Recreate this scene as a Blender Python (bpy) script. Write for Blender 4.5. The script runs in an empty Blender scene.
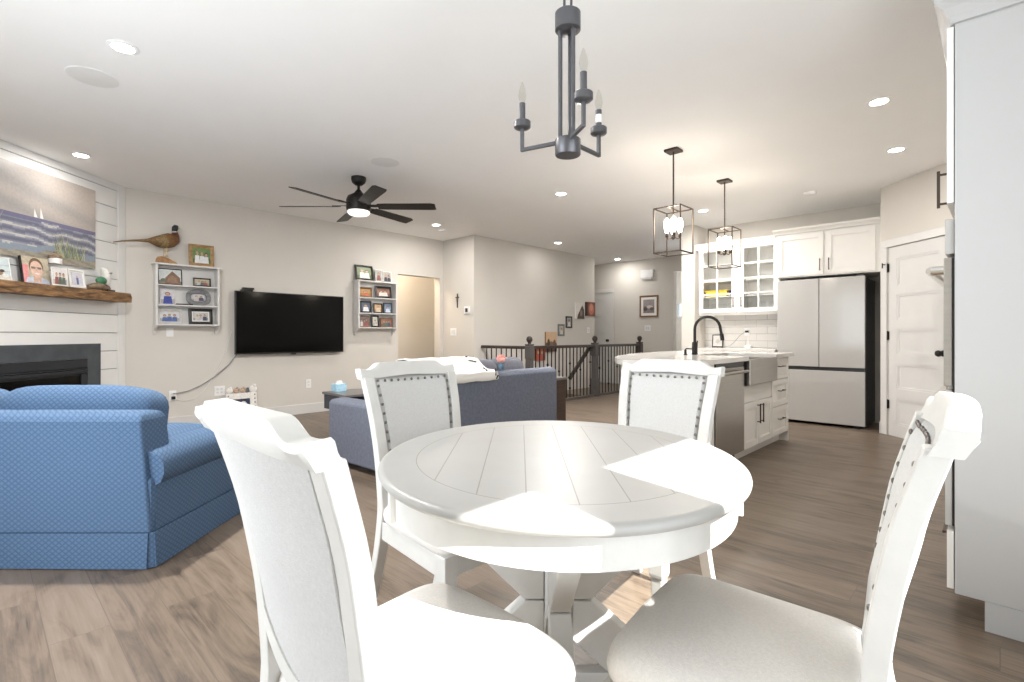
import bpy, math, random
from math import sin, cos, pi, radians, sqrt, atan2, hypot
from mathutils import Vector, Matrix, Quaternion
C = bpy.context.scene.collection
SC = bpy.context.scene
random.seed(7)

# ------------------------------------------------------------------ camera, sky, sun, exposure
VIEW = radians(43.63)                       # heading of the camera, counter-clockwise from +X
cam = bpy.data.cameras.new('camera'); cam.lens = 18; cam.sensor_width = 36; cam.sensor_fit = 'HORIZONTAL'
cam.shift_y = -6/1024; cam.clip_start = .03; cam.clip_end = 100
cam_o = bpy.data.objects.new('camera', cam); C.objects.link(cam_o)
cam_o.location = (0, 0, 1.1); cam_o.rotation_euler = (pi/2, 0, VIEW - pi/2)
SC.camera = cam_o

SKY_STRENGTH, SUN_STRENGTH = 0.30, 3.9
W = bpy.data.worlds.new('sky'); SC.world = W; W.use_nodes = True
bgn = W.node_tree.nodes['Background']; bgn.inputs[0].default_value = (.86, .93, 1, 1); bgn.inputs[1].default_value = SKY_STRENGTH
sun = bpy.data.lights.new('sun', 'SUN'); sun.energy = SUN_STRENGTH; sun.angle = radians(.5); sun.color = (1, .96, .9)
sun_o = bpy.data.objects.new('sun', sun); C.objects.link(sun_o); sun_o.location = (-1, -5, 6)
sun_o.rotation_euler = Vector((.2268, 1, -.93)).to_track_quat('-Z', 'Y').to_euler()

def window_light(name, loc, normal, w, h, watts, color=(.9, .95, 1)):
    """daylight entering through a window opening"""
    l = bpy.data.lights.new(name, 'AREA'); l.shape = 'RECTANGLE'; l.size = w; l.size_y = h; l.energy = watts; l.color = color
    o = bpy.data.objects.new(name, l); C.objects.link(o); o.location = loc
    o.rotation_euler = Vector(normal).to_track_quat('-Z', 'Z').to_euler()
    return o
window_light('daylight_patio', (.32, -.60, 1.1), (0, 1, .35), .42, 1.9, 2.6)
window_light('daylight_patio', (1.27, -.60, 1.1), (0, 1, .35), 1.0, 1.9, 4.8)
window_light('side_fill', (-1.02, 2.1, 1.3), (1, 0, .3), 2.5, 1.8, 15)  # fill lamp at the added side window, out of view

SC.view_settings.view_transform = 'Standard'; SC.view_settings.look = 'None'
SC.view_settings.gamma = 1; SC.view_settings.use_curve_mapping = False
SC.view_settings.exposure = 2.3
SC.cycles.use_denoising = True
SC.cycles.max_bounces = 10; SC.cycles.diffuse_bounces = 6; SC.cycles.transparent_max_bounces = 12
SC.cycles.sample_clamp_indirect = 8; SC.cycles.caustics_reflective = False; SC.cycles.caustics_refractive = False

# ------------------------------------------------------------------ materials
M = {}
def mat(name, col, rough=.5, metal=0., var=.04, scale=8., bump=0., bscale=60., emit=None, estr=0., spec=.5, stretch=(1, 1, 1)):
    m = bpy.data.materials.new(name); m.use_nodes = True; nt = m.node_tree; N = nt.nodes; L = nt.links
    b = N['Principled BSDF']; b.inputs['Roughness'].default_value = rough; b.inputs['Metallic'].default_value = metal
    b.inputs['Specular IOR Level'].default_value = spec
    tc = N.new('ShaderNodeTexCoord'); mp = N.new('ShaderNodeMapping'); mp.inputs['Scale'].default_value = stretch
    L.new(tc.outputs['Object'], mp.inputs[0])
    nz = N.new('ShaderNodeTexNoise'); nz.inputs['Scale'].default_value = scale; nz.inputs['Detail'].default_value = 4
    L.new(mp.outputs[0], nz.inputs['Vector'])
    rp = N.new('ShaderNodeValToRGB'); rp.color_ramp.elements[0].position = .3; rp.color_ramp.elements[1].position = .7
    lo = [max(0, c*(1-var)) for c in col]; hi = [min(1, c*(1+var)) for c in col]
    rp.color_ramp.elements[0].color = (*lo, 1); rp.color_ramp.elements[1].color = (*hi, 1)
    L.new(nz.outputs['Fac'], rp.inputs[0]); L.new(rp.outputs[0], b.inputs['Base Color'])
    if bump:
        n2 = N.new('ShaderNodeTexNoise'); n2.inputs['Scale'].default_value = bscale; n2.inputs['Detail'].default_value = 3
        L.new(mp.outputs[0], n2.inputs['Vector'])
        bp = N.new('ShaderNodeBump'); bp.inputs['Strength'].default_value = bump; bp.inputs['Distance'].default_value = .01
        L.new(n2.outputs['Fac'], bp.inputs['Height']); L.new(bp.outputs[0], b.inputs['Normal'])
    if emit:
        b.inputs['Emission Color'].default_value = (*emit, 1); b.inputs['Emission Strength'].default_value = estr
    M[name] = m; return m
def nd(nt, t, **kw):
    n = nt.nodes.new(t)
    for k, v in kw.items(): setattr(n, k, v)
    return n
def math_n(nt, op, a, b=None):
    n = nt.nodes.new('ShaderNodeMath'); n.operation = op
    for i, x in enumerate((a, b)):
        if x is None: continue
        if isinstance(x, (int, float)): n.inputs[i].default_value = x
        else: nt.links.new(x, n.inputs[i])
    return n.outputs[0]

mat('wall_paint', (.645, .615, .57), .85, var=.015, scale=2, bump=.04, bscale=220)
mat('ceiling_paint', (.92, .92, .915), .9, var=.01, scale=2, bump=.05, bscale=150)
mat('trim_white', (.67, .662, .65), .4, var=.01)
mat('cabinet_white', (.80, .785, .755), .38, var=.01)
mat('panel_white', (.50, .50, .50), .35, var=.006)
mat('shiplap_white', (.76, .76, .75), .5, var=.02, scale=5)
mat('gap_dark', (.30, .29, .28), .8)
mat('chair_paint', (.61, .60, .575), .42, var=.04, scale=14, bump=.05, bscale=90)
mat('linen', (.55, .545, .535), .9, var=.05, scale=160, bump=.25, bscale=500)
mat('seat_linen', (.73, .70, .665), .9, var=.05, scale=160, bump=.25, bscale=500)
mat('nail_metal', (.20, .18, .17), .35, .9)
mat('black_metal', (.022, .02, .019), .42, .6)
mat('gunmetal', (.13, .13, .14), .38, .75)
mat('bronze', (.07, .05, .038), .4, .7)
mat('black_plastic', (.012, .012, .013), .3)
mat('screen_black', (.002, .002, .002), .12, spec=.15)
mat('steel', (.42, .395, .36), .28, 1., var=.05, scale=3, stretch=(1, 1, 40))
mat('chrome', (.75, .74, .72), .12, 1.)
mat('fridge_white', (.47, .462, .447), .12, var=.004)
mat('fridge_black', (.015, .015, .016), .35)
mat('quartz', (.74, .72, .69), .12, var=.05, scale=6)
mat('slate', (.055, .065, .075), .45, var=.25, scale=7)
mat('firebox', (.012, .015, .02), .4)
mat('dark_wood', (.055, .032, .022), .35, var=.3, scale=5, stretch=(1, 1, 8))
mat('rail_wood', (.030, .020, .017), .35, var=.2)
mat('newel_paint', (.075, .068, .066), .4)
mat('grey_fabric', (.135, .150, .195), .95, var=.12, scale=40, bump=.3, bscale=300)
mat('grey_cushion', (.16, .165, .195), .95, var=.12, scale=40, bump=.3, bscale=300)
mat('white_cloth', (.82, .80, .77), .95, var=.03, bump=.2, bscale=120)
mat('black_cloth', (.02, .02, .02), .9)
mat('navy_lacquer', (.022, .026, .04), .25)
mat('table_grey', (.16, .15, .15), .3)
mat('light_blue', (.42, .66, .82), .6, var=.2, scale=60)
mat('pink', (.80, .38, .34), .9, var=.2, scale=60)
mat('teal', (.12, .22, .30), .9, var=.2, scale=40)
mat('frame_black', (.018, .016, .015), .3)
mat('frame_brown', (.20, .105, .045), .4, var=.25, scale=20)
mat('frame_gold', (.33, .20, .08), .4, var=.3, scale=30)
mat('frame_grey', (.17, .175, .18), .45, var=.3, scale=40)
mat('frame_silver', (.50, .49, .47), .4, var=.1, scale=30)
mat('frame_white', (.80, .79, .77), .45)
mat('mat_board', (.82, .81, .78), .9, var=.01)
mat('wood_block', (.36, .20, .09), .6, var=.35, scale=18)
mat('driftwood', (.25, .18, .12), .8, var=.4, scale=25)
mat('green_glaze', (.05, .19, .10), .3, var=.3, scale=30)
mat('ornament_tan', (.55, .40, .30), .7, var=.35, scale=70)
mat('ornament_white', (.80, .78, .75), .5, var=.1, scale=40)
mat('outlet_white', (.84, .84, .84), .35)
mat('cord_grey', (.28, .29, .31), .6)
mat('speaker_cloth', (.80, .80, .79), .9, var=.02)
mat('yellow', (.80, .58, .05), .6, var=.1)
mat('navy', (.02, .025, .06), .6)
mat('stair_wood', (.30, .20, .12), .4, var=.2)
mat('lens_on', (1, 1, 1), .5, emit=(1, .97, .92), estr=5)
mat('bulb_on', (1, 1, 1), .4, emit=(1, .90, .74), estr=6)
mat('opal', (.85, .84, .80), .35, emit=(1, .95, .85), estr=.25)
mat('bone', (.62, .50, .32), .5)
mat('wattle', (.45, .03, .03), .6)
mat('tile_white', (.78, .76, .73), .15, var=.02)

def floor_mat():
    m = bpy.data.materials.new('vinyl_plank'); m.use_nodes = True; nt = m.node_tree; N = nt.nodes; L = nt.links
    b = N['Principled BSDF']; b.inputs['Roughness'].default_value = .38; b.inputs['Specular IOR Level'].default_value = .4
    tc = nd(nt, 'ShaderNodeTexCoord'); mp = nd(nt, 'ShaderNodeMapping'); mp.inputs['Rotation'].default_value = (0, 0, pi/2)
    L.new(tc.outputs['Object'], mp.inputs[0])
    br = nd(nt, 'ShaderNodeTexBrick'); br.offset = .37; br.offset_frequency = 2; br.squash = 1
    br.inputs['Scale'].default_value = 1; br.inputs['Brick Width'].default_value = 1.22; br.inputs['Row Height'].default_value = .178
    br.inputs['Mortar Size'].default_value = .0016; br.inputs['Mortar Smooth'].default_value = .4; br.inputs['Bias'].default_value = 0
    br.inputs['Color1'].default_value = (0, 0, 0, 1); br.inputs['Color2'].default_value = (1, 1, 1, 1); br.inputs['Mortar'].default_value = (.5, .5, .5, 1)
    L.new(mp.outputs[0], br.inputs['Vector'])
    # long grain, displaced per plank
    add = nd(nt, 'ShaderNodeVectorMath', operation='MULTIPLY_ADD')
    add.inputs[1].default_value = (0, 0, 7)
    L.new(br.outputs['Color'], add.inputs[0]); L.new(tc.outputs['Object'], add.inputs[2])
    g = nd(nt, 'ShaderNodeMapping'); g.inputs['Scale'].default_value = (7, 1.1, 1); L.new(add.outputs[0], g.inputs[0])
    n1 = nd(nt, 'ShaderNodeTexNoise'); n1.inputs['Scale'].default_value = 1.6; n1.inputs['Detail'].default_value = 7; n1.inputs['Roughness'].default_value = .62; n1.inputs['Distortion'].default_value = 1.5
    L.new(g.outputs[0], n1.inputs['Vector'])
    g2 = nd(nt, 'ShaderNodeMapping'); g2.inputs['Scale'].default_value = (60, 1.6, 1); L.new(add.outputs[0], g2.inputs[0])
    n2 = nd(nt, 'ShaderNodeTexNoise'); n2.inputs['Scale'].default_value = 2; n2.inputs['Detail'].default_value = 5; L.new(g2.outputs[0], n2.inputs['Vector'])
    rp = nd(nt, 'ShaderNodeValToRGB'); e = rp.color_ramp.elements
    e[0].position = .28; e[0].color = (.050, .038, .030, 1); e[1].position = .72; e[1].color = (.222, .176, .137, 1)
    x = rp.color_ramp.elements.new(.5); x.color = (.172, .129, .094, 1)
    s = math_n(nt, 'ADD', math_n(nt, 'MULTIPLY', n1.outputs['Fac'], .72), math_n(nt, 'MULTIPLY', n2.outputs['Fac'], .28))
    sep = nd(nt, 'ShaderNodeSeparateColor'); L.new(br.outputs['Color'], sep.inputs[0])
    s = math_n(nt, 'ADD', s, math_n(nt, 'MULTIPLY', math_n(nt, 'SUBTRACT', sep.outputs[0], .5), .12))
    L.new(s, rp.inputs[0])
    mx = nd(nt, 'ShaderNodeMix', data_type='RGBA'); mx.inputs['B'].default_value = (.09, .07, .055, 1)
    L.new(math_n(nt, 'MULTIPLY', br.outputs['Fac'], .75), mx.inputs['Factor']); L.new(rp.outputs[0], mx.inputs['A'])
    L.new(mx.outputs['Result'], b.inputs['Base Color'])
    bp = nd(nt, 'ShaderNodeBump'); bp.inputs['Strength'].default_value = .25; bp.inputs['Distance'].default_value = .004
    hh = math_n(nt, 'SUBTRACT', n2.outputs['Fac'], math_n(nt, 'MULTIPLY', br.outputs['Fac'], 1.5)); L.new(hh, bp.inputs['Height']); L.new(bp.outputs[0], b.inputs['Normal'])
    M['vinyl_plank'] = m
floor_mat()

def lattice_mat(name, c1, c2, k):
    m = bpy.data.materials.new(name); m.use_nodes = True; nt = m.node_tree; N = nt.nodes; L = nt.links
    b = N['Principled BSDF']; b.inputs['Roughness'].default_value = .85; b.inputs['Specular IOR Level'].default_value = .25
    tc = nd(nt, 'ShaderNodeTexCoord'); sp = nd(nt, 'ShaderNodeSeparateXYZ'); L.new(tc.outputs['Object'], sp.inputs[0])
    u = math_n(nt, 'ADD', sp.outputs[0], sp.outputs[1]); v = sp.outputs[2]
    a = math_n(nt, 'SINE', math_n(nt, 'MULTIPLY', math_n(nt, 'ADD', u, math_n(nt, 'MULTIPLY', v, 1.25)), k)); c = math_n(nt, 'SINE', math_n(nt, 'MULTIPLY', math_n(nt, 'SUBTRACT', u, math_n(nt, 'MULTIPLY', v, 1.25)), k))
    p = math_n(nt, 'POWER', math_n(nt, 'MINIMUM', math_n(nt, 'ABSOLUTE', a), math_n(nt, 'ABSOLUTE', c)), .6)
    nz = nd(nt, 'ShaderNodeTexNoise'); nz.inputs['Scale'].default_value = 220; L.new(tc.outputs['Object'], nz.inputs['Vector'])
    p = math_n(nt, 'ADD', p, math_n(nt, 'MULTIPLY', math_n(nt, 'SUBTRACT', nz.outputs['Fac'], .5), .8))
    n = nd(nt, 'ShaderNodeMix', data_type='RGBA'); n.inputs['A'].default_value = (*c1, 1); n.inputs['B'].default_value = (*c2, 1)
    L.new(p, n.inputs['Factor']); L.new(n.outputs['Result'], b.inputs['Base Color'])
    bp = nd(nt, 'ShaderNodeBump'); bp.inputs['Strength'].default_value = .2; bp.inputs['Distance'].default_value = .004; L.new(p, bp.inputs['Height']); L.new(bp.outputs[0], b.inputs['Normal'])
    M[name] = m
lattice_mat('blue_lattice', (.042, .078, .145), (.088, .148, .245), 100)

TA, TB = .498, .57                           # table-top half axes
def tabletop_mat():
    m = bpy.data.materials.new('planked_top'); m.use_nodes = True; nt = m.node_tree; N = nt.nodes; L = nt.links
    b = N['Principled BSDF']; b.inputs['Roughness'].default_value = .42
    tc = nd(nt, 'ShaderNodeTexCoord'); sp = nd(nt, 'ShaderNodeSeparateXYZ'); L.new(tc.outputs['Object'], sp.inputs[0])
    x, y, z = sp.outputs
    rr = math_n(nt, 'SQRT', math_n(nt, 'ADD', math_n(nt, 'POWER', math_n(nt, 'ABSOLUTE', math_n(nt, 'DIVIDE', x, TA)), 2), math_n(nt, 'POWER', math_n(nt, 'ABSOLUTE', math_n(nt, 'DIVIDE', y, TB)), 2)))
    xl = math_n(nt, 'SUBTRACT', x, math_n(nt, 'MULTIPLY', y, .016))
    fr = math_n(nt, 'FRACT', math_n(nt, 'ADD', math_n(nt, 'DIVIDE', math_n(nt, 'SUBTRACT', xl, .012), .1065), 20.5))
    pl = math_n(nt, 'LESS_THAN', math_n(nt, 'ABSOLUTE', math_n(nt, 'SUBTRACT', fr, .5)), .013)
    ins = math_n(nt, 'LESS_THAN', rr, .80)
    ring = math_n(nt, 'LESS_THAN', math_n(nt, 'ABSOLUTE', math_n(nt, 'SUBTRACT', rr, .80)), .0026)
    top = math_n(nt, 'GREATER_THAN', z, .755)
    line = math_n(nt, 'MULTIPLY', math_n(nt, 'MAXIMUM', math_n(nt, 'MULTIPLY', pl, ins), ring), top)
    nz = nd(nt, 'ShaderNodeTexNoise'); nz.inputs['Scale'].default_value = 9; L.new(tc.outputs['Object'], nz.inputs['Vector'])
    rp = nd(nt, 'ShaderNodeValToRGB'); rp.color_ramp.elements[0].color = (.36, .354, .338, 1); rp.color_ramp.elements[1].color = (.40, .393, .377, 1)
    L.new(nz.outputs['Fac'], rp.inputs[0])
    mx = nd(nt, 'ShaderNodeMix', data_type='RGBA'); mx.inputs['B'].default_value = (.24, .22, .19, 1)
    L.new(line, mx.inputs['Factor']); L.new(rp.outputs[0], mx.inputs['A']); L.new(mx.outputs['Result'], b.inputs['Base Color'])
    bp = nd(nt, 'ShaderNodeBump'); bp.inputs['Strength'].default_value = .5; bp.inputs['Distance'].default_value = .003
    L.new(math_n(nt, 'SUBTRACT', 1, line), bp.inputs['Height']); L.new(bp.outputs[0], b.inputs['Normal'])
    M['planked_top'] = m
tabletop_mat()

def glass_mat(name, tint=(1, 1, 1), refl=.12):
    m = bpy.data.materials.new(name); m.use_nodes = True; nt = m.node_tree; N = nt.nodes; L = nt.links
    N.remove(N['Principled BSDF']); o = N['Material Output']
    t = nd(nt, 'ShaderNodeBsdfTransparent'); t.inputs[0].default_value = (*tint, 1)
    g = nd(nt, 'ShaderNodeBsdfGlossy'); g.inputs['Roughness'].default_value = .03
    f = nd(nt, 'ShaderNodeFresnel'); f.inputs[0].default_value = 1.45
    mx = nd(nt, 'ShaderNodeMixShader'); ge = nd(nt, 'ShaderNodeNewGeometry'); L.new(math_n(nt, 'MULTIPLY', math_n(nt, 'MULTIPLY', f.outputs[0], min(1, refl/.04*.35)), math_n(nt, 'SUBTRACT', 1, ge.outputs['Backfacing'])), mx.inputs[0])
    L.new(t.outputs[0], mx.inputs[1]); L.new(g.outputs[0], mx.inputs[2]); L.new(mx.outputs[0], o.inputs[0])
    M[name] = m
glass_mat('window_glass', (.97, .985, .98), .08); glass_mat('clear_glass', (.985, .99, .99), .06); glass_mat('bulb_glass', (.92, .92, .90), .25)

def print_mat(name='printed_picture', fac=.75):
    m = bpy.data.materials.new(name); m.use_nodes = True; nt = m.node_tree
    b = nt.nodes['Principled BSDF']; b.inputs['Roughness'].default_value = .35
    a = nd(nt, 'ShaderNodeVertexColor'); a.layer_name = 'Col'
    nz = nd(nt, 'ShaderNodeTexNoise'); nz.inputs['Scale'].default_value = 38; nz.inputs['Detail'].default_value = 6; nz.inputs['Roughness'].default_value = .7
    tc = nd(nt, 'ShaderNodeTexCoord'); nt.links.new(tc.outputs['Object'], nz.inputs['Vector'])
    mx = nd(nt, 'ShaderNodeMix', data_type='RGBA', blend_type='OVERLAY'); mx.inputs['Factor'].default_value = fac
    nt.links.new(a.outputs['Color'], mx.inputs['A']); nt.links.new(nz.outputs['Fac'], mx.inputs['B'])
    nt.links.new(mx.outputs['Result'], b.inputs['Base Color']); M[name] = m
print_mat(); print_mat('painted_canvas', .25)
def feather_mat():
    m = bpy.data.materials.new('feathers'); m.use_nodes = True; nt = m.node_tree
    b = nt.nodes['Principled BSDF']; b.inputs['Roughness'].default_value = .6
    a = nd(nt, 'ShaderNodeVertexColor'); a.layer_name = 'Col'
    v = nd(nt, 'ShaderNodeTexVoronoi'); v.inputs['Scale'].default_value = 60
    tc = nd(nt, 'ShaderNodeTexCoord'); nt.links.new(tc.outputs['Object'], v.inputs['Vector'])
    mx = nd(nt, 'ShaderNodeMix', data_type='RGBA', blend_type='MULTIPLY'); mx.inputs['Factor'].default_value = .6
    rp = nd(nt, 'ShaderNodeValToRGB'); rp.color_ramp.elements[0].color = (1, 1, 1, 1); rp.color_ramp.elements[1].color = (.25, .2, .15, 1); rp.color_ramp.elements[1].position = .7
    nt.links.new(v.outputs['Distance'], rp.inputs[0]); nt.links.new(a.outputs['Color'], mx.inputs['A']); nt.links.new(rp.outputs[0], mx.inputs['B'])
    nt.links.new(mx.outputs['Result'], b.inputs['Base Color']); M['feathers'] = m
feather_mat()
def mantel_mat():
    m = bpy.data.materials.new('rustic_beam'); m.use_nodes = True; nt = m.node_tree
    b = nt.nodes['Principled BSDF']; b.inputs['Roughness'].default_value = .65
    tc = nd(nt, 'ShaderNodeTexCoord'); mp = nd(nt, 'ShaderNodeMapping'); mp.inputs['Scale'].default_value = (2.5, 14, 14); nt.links.new(tc.outputs['Object'], mp.inputs[0])
    nz = nd(nt, 'ShaderNodeTexNoise'); nz.inputs['Scale'].default_value = 2; nz.inputs['Detail'].default_value = 8; nz.inputs['Distortion'].default_value = 1.2; nt.links.new(mp.outputs[0], nz.inputs['Vector'])
    rp = nd(nt, 'ShaderNodeValToRGB'); e = rp.color_ramp.elements; e[0].position = .3; e[0].color = (.06, .032, .014, 1); e[1].position = .7; e[1].color = (.36, .20, .085, 1)
    x = e.new(.5); x.color = (.21, .112, .048, 1)
    nt.links.new(nz.outputs['Fac'], rp.inputs[0]); nt.links.new(rp.outputs[0], b.inputs['Base Color'])
    bp = nd(nt, 'ShaderNodeBump'); bp.inputs['Strength'].default_value = .6; bp.inputs['Distance'].default_value = .01; nt.links.new(nz.outputs['Fac'], bp.inputs['Height']); nt.links.new(bp.outputs[0], b.inputs['Normal'])
    M['rustic_beam'] = m
mantel_mat()

# ------------------------------------------------------------------ mesh helpers
class MB:
    def __init__(s): s.v = []; s.f = []; s.c = []; s.T = None
    def add(s, vs, fs, col=None):
        n = len(s.v)
        if s.T is not None: vs = [tuple(s.T @ Vector(q)) for q in vs]
        s.v += [tuple(q) for q in vs]; s.f += [tuple(i+n for i in q) for q in fs]; s.c += [col]*len(fs); return s
    def box(s, x0, x1, y0, y1, z0, z1, col=None):
        return s.add([(x0,y0,z0),(x1,y0,z0),(x1,y1,z0),(x0,y1,z0),(x0,y0,z1),(x1,y0,z1),(x1,y1,z1),(x0,y1,z1)],
              [(3,2,1,0),(4,5,6,7),(0,1,5,4),(1,2,6,5),(2,3,7,6),(3,0,4,7)], col)
    def prism(s, poly, z0, z1, col=None):
        n = len(poly); vs = [(x,y,z0) for x,y in poly]+[(x,y,z1) for x,y in poly]
        return s.add(vs, [tuple(range(n-1,-1,-1)), tuple(range(n,2*n))]+[(i,(i+1)%n,(i+1)%n+n,i+n) for i in range(n)], col)
    def prism_axis(s, poly, axis, a, b):
        """polygon in the plane across axis ('x': (y,z), 'y': (x,z)), extruded from a to b"""
        n = len(poly); g = (lambda p,t: (t,p[0],p[1])) if axis == 'x' else (lambda p,t: (p[0],t,p[1]))
        vs = [g(p,a) for p in poly]+[g(p,b) for p in poly]
        return s.add(vs, [tuple(range(n-1,-1,-1)), tuple(range(n,2*n))]+[(i,(i+1)%n,(i+1)%n+n,i+n) for i in range(n)])
    def lathe(s, prof, c=(0,0,0), seg=20, cap=True, sx=1, sy=1, col=None):
        vs = []; fs = []; n = len(prof)
        for r, z in prof:
            for k in range(seg):
                a = 2*pi*k/seg; vs.append((c[0]+r*sx*cos(a), c[1]+r*sy*sin(a), c[2]+z))
        for i in range(n-1):
            for k in range(seg):
                k2 = (k+1) % seg; fs.append((i*seg+k, i*seg+k2, (i+1)*seg+k2, (i+1)*seg+k))
        if cap: fs += [tuple(range(seg-1,-1,-1)), tuple((n-1)*seg+k for k in range(seg))]
        return s.add(vs, fs, col)
    def rings(s, rs, cols=None, cap=True):
        n = len(rs[0]); vs = [p for r in rs for p in r]; base = len(s.v)
        for i in range(len(rs)-1):
            fs = [(base+i*n+k, base+i*n+(k+1)%n, base+(i+1)*n+(k+1)%n, base+(i+1)*n+k) for k in range(n)]
            s.f += fs; s.c += [cols[i] if cols else None]*n
        if cap:
            s.f += [tuple(base+k for k in range(n-1,-1,-1)), tuple(base+(len(rs)-1)*n+k for k in range(n))]; s.c += [cols[0] if cols else None, cols[-1] if cols else None]
        if s.T is not None: vs = [tuple(s.T @ Vector(q)) for q in vs]
        s.v += [tuple(q) for q in vs]; return s
    def tube(s, pts, r, seg=8, cols=None, flat=1.):
        pts = [Vector(p) for p in pts]; rs = []
        rad = r if isinstance(r, (list, tuple)) else [r]*len(pts)
        up = Vector((0,0,1))
        for i, p in enumerate(pts):
            t = (pts[min(i+1,len(pts)-1)]-pts[max(i-1,0)]).normalized()
            if abs(t.dot(up)) > .98: up = Vector((1,0,0)) if abs(t.x) < .9 else Vector((0,1,0))
            a = t.cross(up).normalized(); b = a.cross(t).normalized(); up = b
            rs.append([p+(a*cos(2*pi*k/seg)+b*sin(2*pi*k/seg)*flat)*rad[i] for k in range(seg)])
        return s.rings(rs, cols)
    def bar(s, p, q, w, h, up=(0,0,1)):
        p = Vector(p); q = Vector(q); t = (q-p).normalized(); u = Vector(up)
        if abs(t.dot(u)) > .98: u = Vector((1,0,0))
        a = t.cross(u).normalized()*w/2; b = a.cross(t).normalized()*h/2
        return s.rings([[o-a-b, o+a-b, o+a+b, o-a+b] for o in (p, q)])
    def ball(s, c, rx, ry=None, rz=None, seg=14, n=9, e=1., col=None):
        ry = ry or rx; rz = rz or rx; rs = []
        def sg(t): return math.copysign(abs(t)**e, t)
        for i in range(n+1):
            th = -pi/2+pi*i/n; th = max(-pi/2+.02, min(pi/2-.02, th))
            rs.append([(c[0]+rx*sg(cos(th))*sg(cos(2*pi*k/seg)), c[1]+ry*sg(cos(th))*sg(sin(2*pi*k/seg)), c[2]+rz*sg(sin(th))) for k in range(seg)])
        return s.rings(rs, [col]*n if col else None)
    def build(s, name, m, parent=None, smooth=False, bevel=0., seg=2, subd=0):
        me = bpy.data.meshes.new(name); me.from_pydata(s.v, [], s.f); me.update()
        import bmesh
        bm = bmesh.new(); bm.from_mesh(me); bmesh.ops.recalc_face_normals(bm, faces=bm.faces); bm.to_mesh(me); bm.free()
        if any(c is not None for c in s.c):
            at = me.color_attributes.new('Col', 'FLOAT_COLOR', 'CORNER')
            for p in me.polygons:
                col = s.c[p.index] or (1, 1, 1)
                for li in p.loop_indices: at.data[li].color = (*col, 1)
        me.materials.append(M[m] if isinstance(m, str) else m)
        if smooth:
            me.polygons.foreach_set('use_smooth', [True]*len(me.polygons)); me.set_sharp_from_angle(angle=radians(42))
        o = bpy.data.objects.new(name, me); C.objects.link(o)
        if parent is not None: o.parent = parent
        if bevel:
            b = o.modifiers.new('bevel', 'BEVEL'); b.width = bevel; b.segments = seg; b.limit_method = 'ANGLE'; b.angle_limit = radians(40)
        if subd:
            d = o.modifiers.new('subd', 'SUBSURF'); d.levels = subd; d.render_levels = subd
        return o
def box(*a): return MB().box(*a)
def tag(o, label, cat, group=None):
    o['label'] = label; o['category'] = cat
    if group: o['group'] = group
    return o
def thing(name, label, cat, loc=(0,0,0), rz=0., group=None):
    o = bpy.data.objects.new(name, None); C.objects.link(o); o.location = loc; o.rotation_euler = (0,0,rz); o.empty_display_size = .1
    return tag(o, label, cat, group)
def struct(name, mb, m, parent=None, **k):
    o = mb.build(name, m, parent, **k)
    if parent is None: o['kind'] = 'structure'
    return o
def dup(root, loc=None, rz=None, label=None, group=None):
    r = root.copy(); C.objects.link(r)
    if loc is not None: r.location = loc
    if rz is not None: r.rotation_euler = (0,0,rz)
    if label: r['label'] = label
    if group: r['group'] = group
    for ch in list(root.children):
        c = ch.copy(); C.objects.link(c); c.parent = r
        for g in list(ch.children):
            d = g.copy(); C.objects.link(d); d.parent = c
    return r

# ------------------------------------------------------------------ the setting
H = 2.745
HX0, HX1, HY0, HY1 = 6.0, 7.66, 5.36, 6.25   # stairwell
fl = MB()
fl.box(-1.25, HX0, -.8, 9.0, -.25, 0); fl.box(HX1, 13, -.8, 9.0, -.25, 0)
fl.box(HX0, HX1, -.8, HY0, -.25, 0); fl.box(HX0, HX1, HY1+.02, 9.0, -.25, 0)
struct('floor', fl, 'vinyl_plank')
struct('ceiling', box(-1.25, 13, -.8, 9.0, H, H+.15), 'ceiling_paint')
TY = 7.05
w = MB(); w.box(1.06, 4.72, TY, TY+.14, 0, H); w.box(4.72, 5.585, TY, TY+.14, 2.09, H); w.box(5.585, 5.65, TY, TY+.14, 0, H)
struct('wall_back', w, 'wall_paint')
struct('wall_jog', box(5.65, 5.79, 6.25, TY+.14, 0, H), 'wall_paint')
struct('wall_hall', box(5.79, 9.10, 6.25, 6.40, -1.8, H), 'wall_paint')
struct('wall_hall_end', box(8.96, 9.10, 6.40, 7.9, 0, H), 'wall_paint')
struct('wall_hall_rear', box(9.10, 10.19, 7.76, 7.9, 0, H), 'wall_paint')
w = MB(); w.box(10.05, 10.19, 4.93, 7.76, 0, H); w.box(10.05, 10.19, 3.5, 4.93, 2.42, H)
struct('wall_far', w, 'wall_paint')
w = MB(); w.box(12.6, 12.74, 3.3, 5.62, 0, H); w.box(12.6, 12.74, 6.09, 7.9, 0, H); w.box(12.6, 12.74, 5.62, 6.09, 0, 1.55); w.box(12.6, 12.74, 5.62, 6.09, 1.94, H)
struct('wall_entry', w, 'wall_paint')
struct('wall_entry_side', box(10.19, 12.74, 7.0, 7.14, 0, H), 'wall_paint')
wn = struct('window_1', box(12.64, 12.65, 5.62, 6.09, 1.55, 1.94), 'window_glass')
f = MB(); f.box(12.58, 12.70, 5.62, 5.65, 1.55, 1.94); f.box(12.58, 12.70, 6.06, 6.09, 1.55, 1.94); f.box(12.58, 12.70, 5.65, 6.06, 1.55, 1.58); f.box(12.58, 12.70, 5.65, 6.06, 1.91, 1.94)
f.build('window_frame', 'trim_white', wn)
window_light('daylight_entry', (12.5, 5.3, 1.6), (-1, 0, 0), .6, 1.2, 18)
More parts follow.
